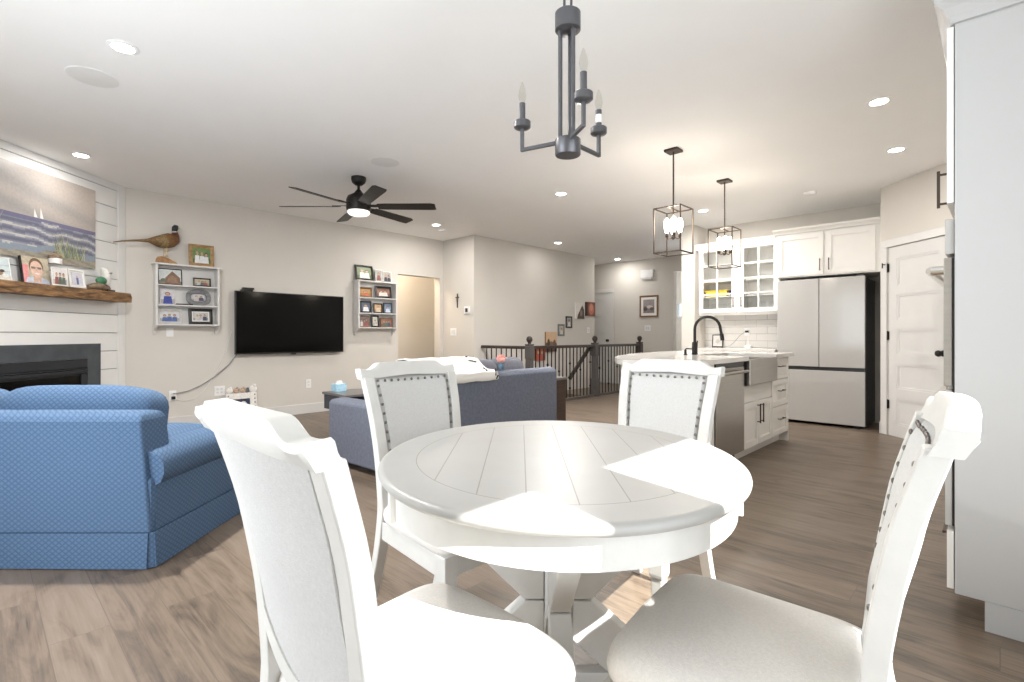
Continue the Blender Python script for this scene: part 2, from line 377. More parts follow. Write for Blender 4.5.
# kitchen
struct('wall_kitchen', box(7.80, 7.94, .83, 3.30, 0, H), 'wall_paint')
struct('wall_stub', box(7.40, 12.74, 3.30, 3.50, 0, H), 'wall_paint')
q = sqrt(.5)
struct('wall_pantry_return', box(7.0, 7.80, .83, .97, 0, H), 'wall_paint')
dg = MB()
def diag(s, o): return (7.0 - s*q + o*q, .97 - s*q - o*q)      # along the pantry wall, o = behind it
dg.prism([diag(0,0), diag(.115,0), diag(.115,.12), diag(-.05,.12)], 0, H)
dg.prism([diag(.895,0), diag(2.4,0), diag(2.4,.12), diag(.895,.12)], 0, H)
dg.prism([diag(.115,0), diag(.895,0), diag(.895,.12), diag(.115,.12)], 2.06, H)
struct('wall_pantry', dg, 'wall_paint')
# patio wall behind the camera
OY = -.65
w = MB()
for a, b in ((-1.25, .10), (.545, .74), (1.80, 5.5)): w.box(a, b, OY-.14, OY, 0, H)
for a, b in ((.10, .545), (.74, 1.80)): w.box(a, b, OY-.14, OY, 2.19, H)
struct('wall_patio', w, 'wall_paint')
for i, (a, b) in enumerate(((.10, .545), (.74, 1.80))):
    wn = struct('window_%d' % (i+2), box(a+.03, b-.03, OY-.09, OY-.08, .05, 2.16), 'window_glass')
    f = MB(); f.box(a, a+.03, OY-.12, OY-.04, 0, 2.19); f.box(b-.03, b, OY-.12, OY-.04, 0, 2.19); f.box(a+.03, b-.03, OY-.12, OY-.04, 0, .05); f.box(a+.03, b-.03, OY-.12, OY-.04, 2.16, 2.19)
    f.build('window_frame', 'trim_white', wn)
# left wall with an unseen window added for daylight, diagonal fireplace wall
FR = radians(44)                            # heading of the fireplace wall
FC = Vector((1.16, TY, 0)); FD = Vector((cos(FR), sin(FR), 0)); FN = Vector((sin(FR), -cos(FR), 0))
def fp(s, o, z=0.):                          # s along the wall (0 at its right corner), o out into the room
    p = FC + FD*s + FN*o; return (p.x, p.y, z)
SL = -3.12
w = MB(); x1, y1, _ = fp(SL, 0)
w.box(-1.24, -1.10, OY, .9, 0, H); w.box(-1.24, -1.10, 3.45, y1+.2, 0, H); w.box(-1.24, -1.10, .9, 3.45, 0, .35); w.box(-1.24, -1.10, .9, 3.45, 2.25, H)
struct('wall_left', w, 'wall_paint')
wn = struct('window_4', box(-1.19, -1.18, .93, 3.42, .38, 2.22), 'window_glass')
f = MB(); f.box(-1.22, -1.08, .9, .94, .35, 2.25); f.box(-1.22, -1.08, 3.41, 3.45, .35, 2.25); f.box(-1.22, -1.08, .94, 3.41, .35, .39); f.box(-1.22, -1.08, .94, 3.41, 2.21, 2.25); f.box(-1.21, -1.15, 2.15, 2.19, .39, 2.21)
f.build('window_frame', 'trim_white', wn)
FM = Matrix.Translation(FC) @ Matrix.Rotation(FR, 4, 'Z')      # local: x along the wall (negative), -y into the room
back = MB(); back.T = FM; back.box(SL-.1, .05, .014, .15, 0, H)
struct('wall_fireplace', back, 'gap_dark')
sh = MB(); sh.T = FM
z = .545-.193*3
while z < H:
    a, b = max(z+.004, 0), min(z+.193-.004, H-.002)
    if b > a: sh.box(SL, -.118, 0, .013, a, b)
    z += .193
struct('trim_1', sh, 'shiplap_white')
cb = MB(); cb.T = FM; cb.box(-.117, -.012, -.006, .013, 0, H-.002); struct('trim_2', cb, 'shiplap_white')
# baseboards
def baseboard(name, mb): struct(name, mb, 'trim_white', bevel=.004)
baseboard('baseboard_back', box(1.20, 4.715, TY-.016, TY-.001, .001, .135))
baseboard('baseboard_jog', box(5.634, 5.649, 6.26, TY, .001, .135))
baseboard('baseboard_far', box(10.034, 10.049, 4.94, 6.33, .001, .135))
b = MB(); b.prism([diag(.002,-.001), diag(.022,-.001), diag(.022,-.016), diag(.002,-.016)], .001, .135); b.prism([diag(.99,-.001), diag(2.2,-.001), diag(2.2,-.016), diag(.99,-.016)], .001, .135)
baseboard('baseboard_pantry', b)
# passage beyond the opening in the TV wall
w = MB(); w.box(4.2, 6.6, 8.35, 8.49, 0, H); w.box(4.2, 4.34, TY+.14, 8.35, 0, H); w.box(6.46, 6.6, TY+.14, 8.35, 0, H)
struct('wall_passage', w, 'wall_paint')
# stairwell
w = MB(); w.box(HX0-.12, HX0-.001, HY0-.12, HY1, -1.8, -.25); w.box(HX1+.001, HX1+.12, HY0-.12, HY1, -1.8, -.25); w.box(HX0-.12, HX1+.12, HY0-.12, HY0-.001, -1.8, -.25); w.box(HX0-.12, HX1+.12, HY0-.12, HY1, -1.95, -1.8)
struct('wall_stairwell', w, 'wall_paint')
st = MB()
for k in range(7):
    x1 = HX1 - .22*k; zt = -.19*(k+1); st.box(x1-.235, x1-.002, HY0+.002, HY1-.002, zt-.16 if k < 6 else zt-.2, zt)
struct('floor_stairs', st, 'stair_wood')

# doors -------------------------------------------------------------
def panel_door(prefix, wdt, hgt, panels, parent, m='trim_white'):
    """door slab in local x (0..wdt), front at y=0 facing -y, recessed panels"""
    d = MB(); x0, x1 = .115, wdt-.115; zs = [0]
    d.box(0, x0, 0, .035, 0, hgt); d.box(x1, wdt, 0, .035, 0, hgt)
    last = 0
    for a, b in panels:
        d.box(x0, x1, 0, .035, last, a); last = b
    d.box(x0, x1, 0, .035, last, hgt)
    o = d.build(prefix, m, parent)
    p = MB()
    for a, b in panels:
        p.box(x0, x1, .010, .03, a, b)
        t = .022
        p.prism_axis([(x0,a),(x1,a),(x1-t,a+t),(x0+t,a+t)], 'y', .004, .02)
        p.prism_axis([(x0,b),(x0+t,b-t),(x1-t,b-t),(x1,b)], 'y', .004, .02)
        p.prism_axis([(x0,a),(x0+t,a+t),(x0+t,b-t),(x0,b)], 'y', .004, .02)
        p.prism_axis([(x1,a),(x1,b),(x1-t,b-t),(x1-t,a+t)], 'y', .004, .02)
    p.build('recessed_panel', m, o)
    return o
def wall_empty(name, loc, rz):
    o = bpy.data.objects.new(name, None); C.objects.link(o); o.location = loc; o.rotation_euler = (0,0,rz); o['kind'] = 'structure'; return o
def casing(parent, wdt, hgt, t=.085):
    c = MB(); c.box(-t, -.004, -.018, 0, .001, hgt+.004); c.box(wdt+.004, wdt+t, -.018, 0, .001, hgt+.004); c.box(-t, wdt+t, -.018, 0, hgt+.004, hgt+t)
    return c.build('casing', 'trim_white', parent, bevel=.004)
PAN5 = [(.13,.41),(.52,.79),(.89,1.16),(1.26,1.53),(1.62,1.92)]
d1 = wall_empty('door_1', (*diag(.115,.004), .004), radians(-135))
panel_door('door_slab', .77, 2.05, PAN5, d1); 
c = casing(d1, .77, 2.05); c.location.y = -.005
kn = MB(); kn.T = Matrix.Translation((.70,-.002,.918)) @ Matrix.Rotation(pi/2, 4, 'X'); kn.lathe([(.030,0),(.030,.008),(.012,.012),(.012,.035),(.028,.042),(.032,.055),(.026,.068),(.008,.074)], seg=20)
kn.build('door_knob', 'black_metal', d1, smooth=True)
for z in (.34, 1.09, 1.83):
    hb = box(-.006, .012, -.016, -.001, z-.045, z+.045); hb.tube([(.003,-.014,z-.05),(.003,-.014,z+.05)], .007); hb.build('hinge', 'black_metal', d1)
st = MB(); st.tube([(-.02,-.02,1.87),(-.02,-.055,1.87)], .005); st.tube([(-.02,-.055,1.885),(-.02,-.055,1.83)], .006); st.build('door_latch', 'black_metal', d1)
d2 = wall_empty('door_2', (10.045, 7.19, .004), radians(-90))
panel_door('door_slab', .765, 2.06, [(.13,.41),(.52,.79),(.89,1.16),(1.26,1.53),(1.62,1.92)], d2); c = casing(d2, .765, 2.06); c.location.y = -.001
for ch in d2.children: ch.location.y -= .037
kn = MB(); kn.T = Matrix.Translation((.69,-.04,.97)) @ Matrix.Rotation(pi/2, 4, 'X'); kn.lathe([(.03,0),(.03,.008),(.012,.012),(.012,.035),(.028,.042),(.03,.055),(.02,.068)], seg=14); kn.build('door_knob', 'black_metal', d2, smooth=True)

# ------------------------------------------------------------------ dining table
def rd(r, d, z=0.):
    """right / forward of the viewing spot to world"""
    return (r*sin(VIEW) + d*cos(VIEW), -r*cos(VIEW) + d*sin(VIEW), z)
CAMZ = VIEW - pi/2
t = thing('dining_table', 'round white plank-top dining table on a crossed pedestal', 'table', rd(.131, 1.481), CAMZ)
SEG = 96
prof = [(.955,.733),(.985,.735),(.997,.742),(1,.748),(.997,.754),(.985,.759),(.965,.760)]
MB().lathe(prof, seg=SEG, sx=TA, sy=TB).build('tabletop', 'planked_top', t, smooth=True)
def ering(mb, a0, b0, th, z0, z1, seg=SEG):
    rs = []
    for k in range(seg+1):
        a = 2*pi*k/seg; c_, s_ = cos(a), sin(a)
        rs.append([(a0*c_, b0*s_, z0), (a0*c_, b0*s_, z1), ((a0-th)*c_, (b0-th)*s_, z1), ((a0-th)*c_, (b0-th)*s_, z0)])
    return mb.rings(rs, cap=False)
ering(MB(), TA-.032, TB-.032, .022, .662, .7335).build('apron', 'chair_paint', t, smooth=True)
for ang in (207, -21, 27, 159):
    a = radians(ang); m_ = MB(); m_.T = Matrix.Translation(((TA-.030)*cos(a), (TB-.030)*sin(a), 0)) @ Matrix.Rotation(atan2(sin(a)/TB, cos(a)/TA), 4, 'Z')
    m_.box(-.004, .012, -.012, .012, .648, .731); m_.build('apron_block', 'chair_paint', t, bevel=.003)
col = MB(); col.prism([(-.03,-.038),(.03,-.038),(.038,-.03),(.038,.03),(.03,.038),(-.03,.038),(-.038,.03),(-.038,-.03)], .30, .655)
col.box(-.30,.30,-.05,.05,.640,.662); col.box(-.05,.05,-.34,.34,.640,.6615); col.build('pedestal_column', 'chair_paint', t, bevel=.004)
for k in range(4):
    R = Matrix.Rotation(pi/2*k, 4, 'Z'); g = MB(); g.T = R
    g.prism_axis([(.04,.235),(.04,.345),(.095,.345),(.40,.075),(.40,.0),(.30,.0)], 'y', -.030, .030)
    g.build('leg', 'chair_paint', t, bevel=.004)
    g = MB(); g.T = R; g.prism_axis([(.04,.349),(.095,.349),(.36,.60),(.36,.639),(.22,.639),(.04,.475)], 'y', -.028, .028)
    g.build('brace', 'chair_paint', t, bevel=.004)
g = MB(); g.box(-.29,.29,-.02,.02,.085,.135); g.box(-.02,.02,.021,.29,.085,.135); g.box(-.02,.02,-.29,-.021,.085,.135); g.build('stretcher', 'chair_paint', t, bevel=.003)

# ------------------------------------------------------------------ dining chairs
def lerp(tab, z):
    for (z0, a0), (z1, a1) in zip(tab, tab[1:]):
        if z <= z1:
            u = (z-z0)/(z1-z0); u = max(0, min(1, u)); return a0+(a1-a0)*u
    return tab[-1][1]
def smooth_tab(tab, z):
    e = .04; return (lerp(tab, z-e)+lerp(tab, z)*2+lerp(tab, z+e))/4
PY = [(0,-.335),(.12,-.285),(.28,-.235),(.45,-.205),(.62,-.215),(.80,-.245),(.98,-.300)]
PX = [(0,.177),(.45,.175),(.70,.185),(.98,.206)]
def bow(x, z): return -.03*max(0, 1-(x/.235)**2)*min(1, max(0, (z-.45)/.3))
def make_chair(label):
    t = thing('dining_chair', label, 'chair', group='dining chairs around the round table')
    # seat cushion
    rs = []
    def outline(k, n):
        a = 2*pi*k/n; e = .28; cx = math.copysign(abs(cos(a))**e, cos(a)); cy = math.copysign(abs(sin(a))**e, sin(a))
        wv = .205+.042*(cy+1)/2; return cx*wv, cy*.225 + .012 + (.014*(1-cx*cx) if cy > 0 else 0)
    n = 56
    for sc, z in ((.96,.405),(.995,.418),(1.005,.435),(.99,.452),(.95,.466),(.80,.479),(.55,.487),(.25,.490)):
        rs.append([(outline(k,n)[0]*sc, outline(k,n)[1]*sc, z) for k in range(n)])
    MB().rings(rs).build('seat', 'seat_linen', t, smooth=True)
    fr = MB()
    fr.prism([(-.238,.222),(.238,.222),(.225,.198),(-.225,.198)], .335, .404)
    for s in (-1, 1):
        fr.prism([(s*.237,.221),(s*.215,.221),(s*.172,-.20),(s*.192,-.20)], .335, .404)
    fr.box(-.190,.190,-.205,-.183,.335,.404)
    fr.build('seat_frame', 'chair_paint', t, bevel=.003)
    for s in (-1, 1):
        g = MB(); x, y = s*.214, .205
        g.rings([[(x-a,y-a,z),(x+a,y-a,z),(x+a,y+a,z),(x-a,y+a,z)] for a, z in ((.014,0),(.020,.285),(.024,.29),(.0255,.300),(.0255,.408))])
        g.build('leg', 'chair_paint', t, bevel=.003)
        rs = []
        for i in range(25):
            z = .940*i/24; y = smooth_tab(PY, z); x = s*lerp(PX, z); a = .021; d = .0185 if z > .4 else .017
            rs.append([(x-a,y-d,z),(x+a,y-d,z),(x+a,y+d,z),(x-a,y+d,z)])
        MB().rings(rs).build('rear_post', 'chair_paint', t, smooth=True, bevel=.003)
    # crest rail: eared ends, serpentine top, bowed to the back
    rs = []; W2 = .229
    for i in range(49):
        u = -1+2*i/48; x = u*W2; a = abs(u)
        h1 = min(1, max(0, (a-.58)/.22)); h2 = min(1, max(0, (a-.84)/.16)); zt = .965 + .024*(1-h1*h1*(3-2*h1)) + .004*(1-a*a) + .007*h2*h2
        zb = .930 + .010*(1-a)
        y0 = -.284+bow(x*.9, .95) - .005*max(0, (a-.8)/.2)
        th = .0235
        rs.append([(x,y0-th+.006,zb),(x,y0+th-.001,zb),(x,y0+th-.012,(zb+zt)/2),(x,y0+th-.016,zt-.006),(x,y0+.002,zt),(x,y0-th-.008,zt-.003),(x,y0-th-.010,zt-.014)])
    MB().rings(rs).build('crest_rail', 'chair_paint', t, smooth=True)
    # upholstered back panel with a scooped lower edge
    nu, nv = 18, 16
    def zbot(u): return .505+.085*abs(u)**2.2
    def pt(u, v, side):
        zb = zbot(u); z = zb+(.940-zb)*v; x = u*(lerp(PX, z)-.0195); y = smooth_tab(PY, z)+bow(x, z)
        edge = min(1, (1-abs(u))/.14)*min(1, v/.10)*min(1, (1-v)/.10) ; edge = max(0, edge)**.5
        return (x, y + (.006+.028*edge if side > 0 else -.008), z)
    g = MB(); vs = []; fs = []
    for side in (1, -1):
        for j in range(nv+1):
            for i in range(nu+1): vs.append(pt(-1+2*i/nu, j/nv, side))
    S = (nu+1)*(nv+1); ix = lambda sd, i, j: sd*S+j*(nu+1)+i
    for j in range(nv):
        for i in range(nu):
            fs.append((ix(0,i,j), ix(0,i+1,j), ix(0,i+1,j+1), ix(0,i,j+1))); fs.append((ix(1,i,j), ix(1,i,j+1), ix(1,i+1,j+1), ix(1,i+1,j)))
    for i in range(nu):
        fs.append((ix(0,i,0), ix(1,i,0), ix(1,i+1,0), ix(0,i+1,0))); fs.append((ix(0,i,nv), ix(0,i+1,nv), ix(1,i+1,nv), ix(1,i,nv)))
    for j in range(nv):
        fs.append((ix(0,0,j), ix(0,0,j+1), ix(1,0,j+1), ix(1,0,j))); fs.append((ix(0,nu,j), ix(1,nu,j), ix(1,nu,j+1), ix(0,nu,j+1)))
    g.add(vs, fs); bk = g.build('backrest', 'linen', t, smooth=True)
    rs = []
    for i in range(nu+1):
        u = -1+2*i/nu; x, y, z = pt(u, 0, -1); y += .010
        rs.append([(x,y-.014,z-.030),(x,y+.014,z-.030),(x,y+.014,z+.004),(x,y-.014,z+.004)])
    MB().rings(rs).build('lower_rail', 'chair_paint', t, smooth=True)
    nail = MB().ball((0,0,0), .0062, .004, .0062, seg=8, n=5)
    proto = None
    spots = [(-.90+1.8*i/10, .955) for i in range(11)] + [(s*.93, .90-.095*k) for s in (-1, 1) for k in range(8)]
    for u, v in spots:
        x, y, z = pt(u, v, 1)
        if proto is None: proto = o = nail.build('nailhead', 'nail_metal', bk, smooth=True)
        else: o = proto.copy(); C.objects.link(o); o.parent = bk
        o.location = (x, y+.0045, z)
    return t
ch = make_chair('white dining chair at left front, its bare rear side towards the viewer, seat in sunlight')
ch.location = (.604, .834, 0); ch.rotation_euler = (0, 0, radians(-90.5))
chB = dup(ch, (1.118, .372, 0), radians(6.5), 'white dining chair at right front, seen side on beside the tall white cabinet')
chC = dup(ch, (1.24, 1.47, 0), radians(180), 'white dining chair with nailhead trim standing in front of the grey sofa')
chD = dup(ch, (1.795, 1.045, 0), radians(90), 'white dining chair with nailhead trim standing in front of the kitchen island')

# ------------------------------------------------------------------ chandelier
cx, cy, _ = rd(.218, 2.0)
t = thing('chandelier', 'grey metal three-light candle chandelier above the round table', 'chandelier', (cx, cy, 1.80))
MB().lathe([(.040,0),(.047,.0005),(.050,.004),(.050,.061),(.047,.064)], seg=24).build('hub', 'gunmetal', t, smooth=True)
MB().lathe([(.046,.487),(.050,.490),(.050,.556),(.046,.559)], seg=24).build('crown', 'gunmetal', t, smooth=True)
for k in range(3):
    a = radians(20+120*k); r_ = MB(); r_.tube([(.030*cos(a),.030*sin(a),.06),(.030*cos(a),.030*sin(a),.49)], .0085, 10); r_.build('rod', 'gunmetal', t, smooth=True)
for k, a in enumerate((114.6, -5.4, 234.6)):
    a = radians(a); c_, s_ = cos(a), sin(a); R = .187
    g = MB(); g.bar((.045*c_,.045*s_,.055),(R*c_,R*s_,.045),.014,.014); g.bar((R*c_,R*s_,.038),(R*c_,R*s_,.135),.014,.014,(c_,s_,0)); arm = g.build('arm', 'gunmetal', t, bevel=.002)
    MB().lathe([(.012,.128),(.030,.131),(.034,.135),(.034,.157),(.031,.160)], (R*c_,R*s_,0), 20).build('candle_cup', 'gunmetal', arm, smooth=True)
    MB().lathe([(.0125,.160),(.0125,.232)], (R*c_,R*s_,0), 14).build('candle_sleeve', 'gunmetal', arm, smooth=True)
    MB().lathe([(.006,.232),(.013,.245),(.016,.265),(.012,.29),(.005,.312),(.002,.318)], (R*c_,R*s_,0), 14).build('bulb', 'bulb_glass', arm, smooth=True)
    if k == 1: MB().lathe([(.0131,.178),(.0131,.212)], (R*c_,R*s_,0), 14, cap=False).build('bulb_label', 'outlet_white', arm, smooth=True)
g = MB()
for s in (-1, 1): g.tube([(s*.022,0,.560),(s*.022,0,.63),(s*.012,0,.645)], .005)
g.tube([(-.013,0,.645),(.013,0,.645)], .005); g.build('bail', 'gunmetal', t, smooth=True)
g = MB(); z = .645
k = 0
while z < H-1.80-.05:
    ax = (1,0) if k % 2 else (0,1)
    g.tube([(ax[0]*.009*cos(u), ax[1]*.009*cos(u), z+.016+.018*sin(u)) for u in [2*pi*i/10 for i in range(11)]], .0028, 6); z += .030; k += 1
g.build('chain', 'gunmetal', t, smooth=True)
MB().lathe([(.012,H-1.80-.035),(.055,H-1.80-.028),(.060,H-1.80)], seg=24).build('canopy', 'gunmetal', t, smooth=True)

# ------------------------------------------------------------------ blue sofa (its back to the viewer)
t = thing('sofa', 'light blue skirted sofa with a woven diamond pattern, seen from behind', 'sofa', rd(-1.69, 2.405), CAMZ)
L_ = 1.55
b = MB(); b.box(-L_+.01, -.012, .012, .90, .10, .42); b.build('base', 'blue_lattice', t, bevel=.02)
# skirt panels with box pleats at the corners
sk = MB()
def skirt_panel(p, qv, out):
    p = Vector((*p,0)); qv = Vector((*qv,0)); o = Vector((*out,0))
    n = 12; rs = []
    for i in range(n+1):
        u = i/n; c0 = p+(qv-p)*u; fl_ = .012 + .004*sin(u*9)
        top = c0+o*.004; bot = c0+o*fl_
        rs.append([(bot.x,bot.y,.006),(top.x,top.y,.168),(top.x-o.x*.008,top.y-o.y*.008,.168),(bot.x-o.x*.008,bot.y-o.y*.008,.006)])
    sk.rings(rs)
skirt_panel((-L_,0), (-.018,0), (0,-1)); skirt_panel((.0,.012), (.004,.92), (1,0)); skirt_panel((-L_,.92), (-L_,0), (-1,0))
sk.rings([[(-.02,-.004,.006),(.004,.010,.006),(-.004,.02,.006),(-.03,.01,.006)],[(-.02,.004,.168),(-.002,.010,.168),(-.008,.02,.168),(-.03,.014,.168)]])
sk.build('skirt', 'blue_lattice', t, smooth=True)
# back frame, tapering inwards at the top
bk = MB(); rs = []
for z, xr, y0, y1 in ((.165,-.012,0,.20),(.40,-.030,0,.20),(.60,-.055,.010,.20),(.69,-.068,.018,.20),(.718,-.080,.036,.185),(.728,-.11,.070,.15)):
    rs.append([(-L_-xr*1,y0,z),(xr,y0,z),(xr,y1,z),(-L_-xr,y1,z)])
bk.rings(rs); bk.build('backrest', 'blue_lattice', t, smooth=False, bevel=.012, seg=3)
for s in (0, 1):                             # rolled arms
    ox = -L_ if s else 0.; sg = -1 if s else 1
    rs = []
    P2 = [(-.205,.40),(-.205,.50),(-.185,.535),(-.14,.555),(-.06,.555),(.005,.535),(.032,.495),(.034,.45),(.015,.405),(-.008,.385),(-.008,.17),(-.205,.17)]
    for y, sc, dz in ((.035,.985,-.01),(.06,1,0),(.30,1,.003),(.60,1,0),(.88,1,0),(.90,.97,-.008)):
        rs.append([(ox+sg*(-.1+(x+.1)*sc), y, z+dz*(1 if z > .4 else 0)) for x, z in P2])
    MB().rings(rs).build('arm', 'blue_lattice', t, smooth=True)
for cx_, hw in ((-.575, .405), (-1.28, .27)):
    g = MB().ball((0,0,0), hw, .125, .20, seg=40, n=18, e=.45); o = g.build('back_cushion', 'blue_lattice', t, smooth=True); o.location = (cx_, .30, .632); o.rotation_euler = (radians(-12), 0, 0)
for cx_ in (-.49, -1.07):
    g = MB().ball((0,0,0), .285, .29, .075, seg=28, n=10, e=.45); o = g.build('seat_cushion', 'blue_lattice', t, smooth=True); o.location = (cx_, .62, .475)
pw = tag(MB().ball((0,0,0), .17, .06, .12, seg=24, n=12, e=.6).build('throw_pillow', 'white_cloth', None, smooth=True), 'white throw pillow just showing over the back of the blue sofa', 'pillow')
pw.location = rd(-1.69-.845, 2.405+.545, .690); pw.rotation_euler = (radians(-14), 0, CAMZ)

# ------------------------------------------------------------------ grey sofa, throw, side pieces
SX, SY, _ = rd(-.85, 3.75); SR = radians(2.5)
t = thing('sofa', 'slate grey fabric sofa with a white throw over its back', 'sofa', (SX, SY, 0), SR)
SLN = 2.0
box(.02, SLN-.02, .02, .93, .06, .36).build('base', 'grey_fabric', t, bevel=.015)
g = MB(); g.rings([[(x,0,.055),(x,.20,.055),(x,.20,.70),(x,.17,.755),(x,.10,.772),(x,.035,.765),(x,.005,.73)] for x in (.0,.02,SLN*.25,SLN*.5,SLN*.75,SLN-.02,SLN)])
g.build('backrest', 'grey_fabric', t, smooth=True, bevel=.012, seg=3)
for x in (0., SLN-.21):
    g = MB(); g.rings([[(x,y,.055),(x+.21,y,.055),(x+.21,y,.52),(x+.185,y,.55),(x+.105,y,.56),(x+.025,y,.55),(x,y,.53)] for y in (.205,.5,.93,.95)])
    g.build('arm', 'grey_fabric', t, smooth=True, bevel=.01)
for x in (.50, 1.0, 1.5):
    o = MB().ball((0,0,0), .245, .25, .075, seg=24, n=10, e=.45).build('seat_cushion', 'grey_fabric', t, smooth=True); o.location = (x, .62, .43)
for x, zc, w_ in ((.58, .64, .33), (1.13, .665, .26), (1.56, .672, .22)):
    o = MB().ball((0,0,0), w_, .12, .205, seg=28, n=14, e=.5).build('back_cushion', 'grey_cushion', t, smooth=True); o.location = (x, .32, zc); o.rotation_euler = (radians(-8), 0, 0)
for x in (.06, SLN-.06):
    for y in (.08, .86): MB().lathe([(.02,.0),(.026,.06)], (x,y,0), 10).build('foot', 'dark_wood', t)
SM = Matrix.Translation((SX, SY, 0)) @ Matrix.Rotation(SR, 4, 'Z')
def sofa_pt(x, y, z): return tuple(SM @ Vector((x, y, z)))
# throw draped from the cushion tops over the back
th = MB(); prof = [(.44,.86),(.38,.885),(.30,.893),(.22,.875),(.15,.812),(.10,.786),(.03,.782),(-.010,.765),(-.016,.735),(-.014,.700)]
rs = []
xs = [.30+.74*i/10 for i in range(11)]
n = len(prof); vs = []; fs = []
for lay in (0, 1):
    for i, x in enumerate(xs):
        for j, (y, z) in enumerate(prof):
            sk_ = (.0 if i < 10 else 0) ; xx = x + (.05*(j/(n-1)) if i == 10 else 0) - (.06 if (i == 10 and j < 3) else 0)
            wob = .004*sin(i*1.7+j)
            vs.append((xx, y-(.007 if lay == 0 else 0)*(1 if j > 5 else 0), z+wob+(.012 if lay == 0 else 0.003)))
S = len(xs)*n; ix = lambda l, i, j: l*S+i*n+j
for i in range(len(xs)-1):
    for j in range(n-1): fs += [(ix(0,i,j),ix(0,i+1,j),ix(0,i+1,j+1),ix(0,i,j+1)), (ix(1,i,j),ix(1,i,j+1),ix(1,i+1,j+1),ix(1,i+1,j))]
for j in range(n-1): fs += [(ix(0,0,j),ix(0,0,j+1),ix(1,0,j+1),ix(1,0,j)), (ix(0,10,j),ix(1,10,j),ix(1,10,j+1),ix(0,10,j+1))]
for i in range(len(xs)-1): fs += [(ix(0,i,0),ix(1,i,0),ix(1,i+1,0),ix(0,i+1,0)), (ix(0,i,n-1),ix(0,i+1,n-1),ix(1,i+1,n-1),ix(1,i,n-1))]
th.T = SM; th.add(vs, fs); tb = tag(th.build('throw_blanket', 'white_cloth', None, smooth=True), 'white throw with black stitched edge hanging over the grey sofa back', 'blanket')
stt = MB(); stt.T = SM
for (a, b_) in (((.93,.20,.875),(1.00,.17,.858)), ((1.02,.10,.806),(.95,-.012,.790)), ((1.07,.0,.800),(1.045,-.027,.745)), ((1.01,.30,.906),(.955,.26,.902)), ((1.075,-.027,.745),(1.055,-.026,.712))): stt.tube([a, b_], .006, 6)
stt.build('stitching', 'black_cloth', tb)
# small soft toy on the sofa back
ty = thing('soft_toy', 'small pink and blue soft toy sitting on top of the grey sofa', 'toy', sofa_pt(1.22, .07, .772), SR)
g = MB().ball((0,0,.04), .026, .024, .04, seg=12, n=8); g.build('body', 'teal', ty, smooth=True)
g = MB().ball((0,0,.098), .045, .035, .028, seg=12, n=8)
for k in range(5):
    a = radians(-60+30*k); g.ball((.05*sin(a), 0, .10+.032*cos(a)), .018, .014, .018, seg=8, n=5)
g.build('head', 'pink', ty, smooth=True)
# wooden end table at the right end of the sofa
t = thing('end_table', 'dark wood end table beside the right end of the grey sofa', 'table', sofa_pt(2.03, .06, 0), SR)
box(0, .24, 0, .55, .625, .65).build('tabletop', 'table_grey', t, bevel=.004)
box(.01, .225, .012, .54, .05, .624).build('body', 'dark_wood', t, bevel=.004)
for x in (.01, .19):
    for y in (.012, .50): box(x, x+.04, y, y+.04, 0, .049).build('foot', 'dark_wood', t)
# coffee table in front of the TV
t = thing('coffee_table', 'low dark coffee table partly hidden behind the grey sofa', 'table', (2.62, 4.85, 0))
box(0, 1.1, 0, .52, .455, .48).build('tabletop', 'table_grey', t, bevel=.004)
box(.015, 1.085, .015, .505, .30, .454).build('apron', 'navy_lacquer', t, bevel=.004)
for x in (.12, .98):
    for y in (.05, .42): box(x, x+.05, y, y+.05, 0, .30).build('leg', 'navy_lacquer', t)
t = thing('tissue_box', 'light blue tissue box on the dark coffee table', 'box', (2.70, 5.20, .481))
box(0, .12, 0, .12, 0, .085).build('carton', 'light_blue', t, bevel=.004)
g = MB(); g.rings([[(.02,.05,.085),(.10,.05,.085),(.10,.07,.085),(.02,.07,.085)], [(.03,.045,.115),(.09,.052,.12),(.085,.068,.12),(.035,.062,.115)]]); g.build('tissue', 'white_cloth', t)

# ------------------------------------------------------------------ pictures
def ell(cx, cy, rx, ry, n=14): return [(cx+rx*cos(2*pi*k/n), cy+ry*sin(2*pi*k/n)) for k in range(n)]
def art_person(rng, bg, n=2, cloth=None):
    sh = [([(0,0),(1,0),(1,1),(0,1)], bg), ([(0,0),(1,0),(1,.35),(0,.3)], tuple(c*.6 for c in bg))]
    for i in range(n):
        x = (i+.5)/n*.7+.15 + rng.uniform(-.03,.03); h_ = rng.uniform(.52,.66); r_ = .2/n+.03
        cl = cloth or rng.choice([(.5,.5,.5),(.06,.07,.12),(.26,.09,.08),(.55,.52,.48),(.10,.13,.10)])
        sh.append(([(x-r_*1.5,0),(x+r_*1.5,0),(x+r_*1.15,h_-.12),(x-r_*1.15,h_-.12)], cl))
        hair = rng.choice([(.05,.03,.02),(.25,.14,.06),(.35,.25,.13)])
        sh.append((ell(x,h_+.045,r_*.86,.125), hair)); sh.append((ell(x,h_,r_*.7,.11), (.48,.31,.23)))
    return sh
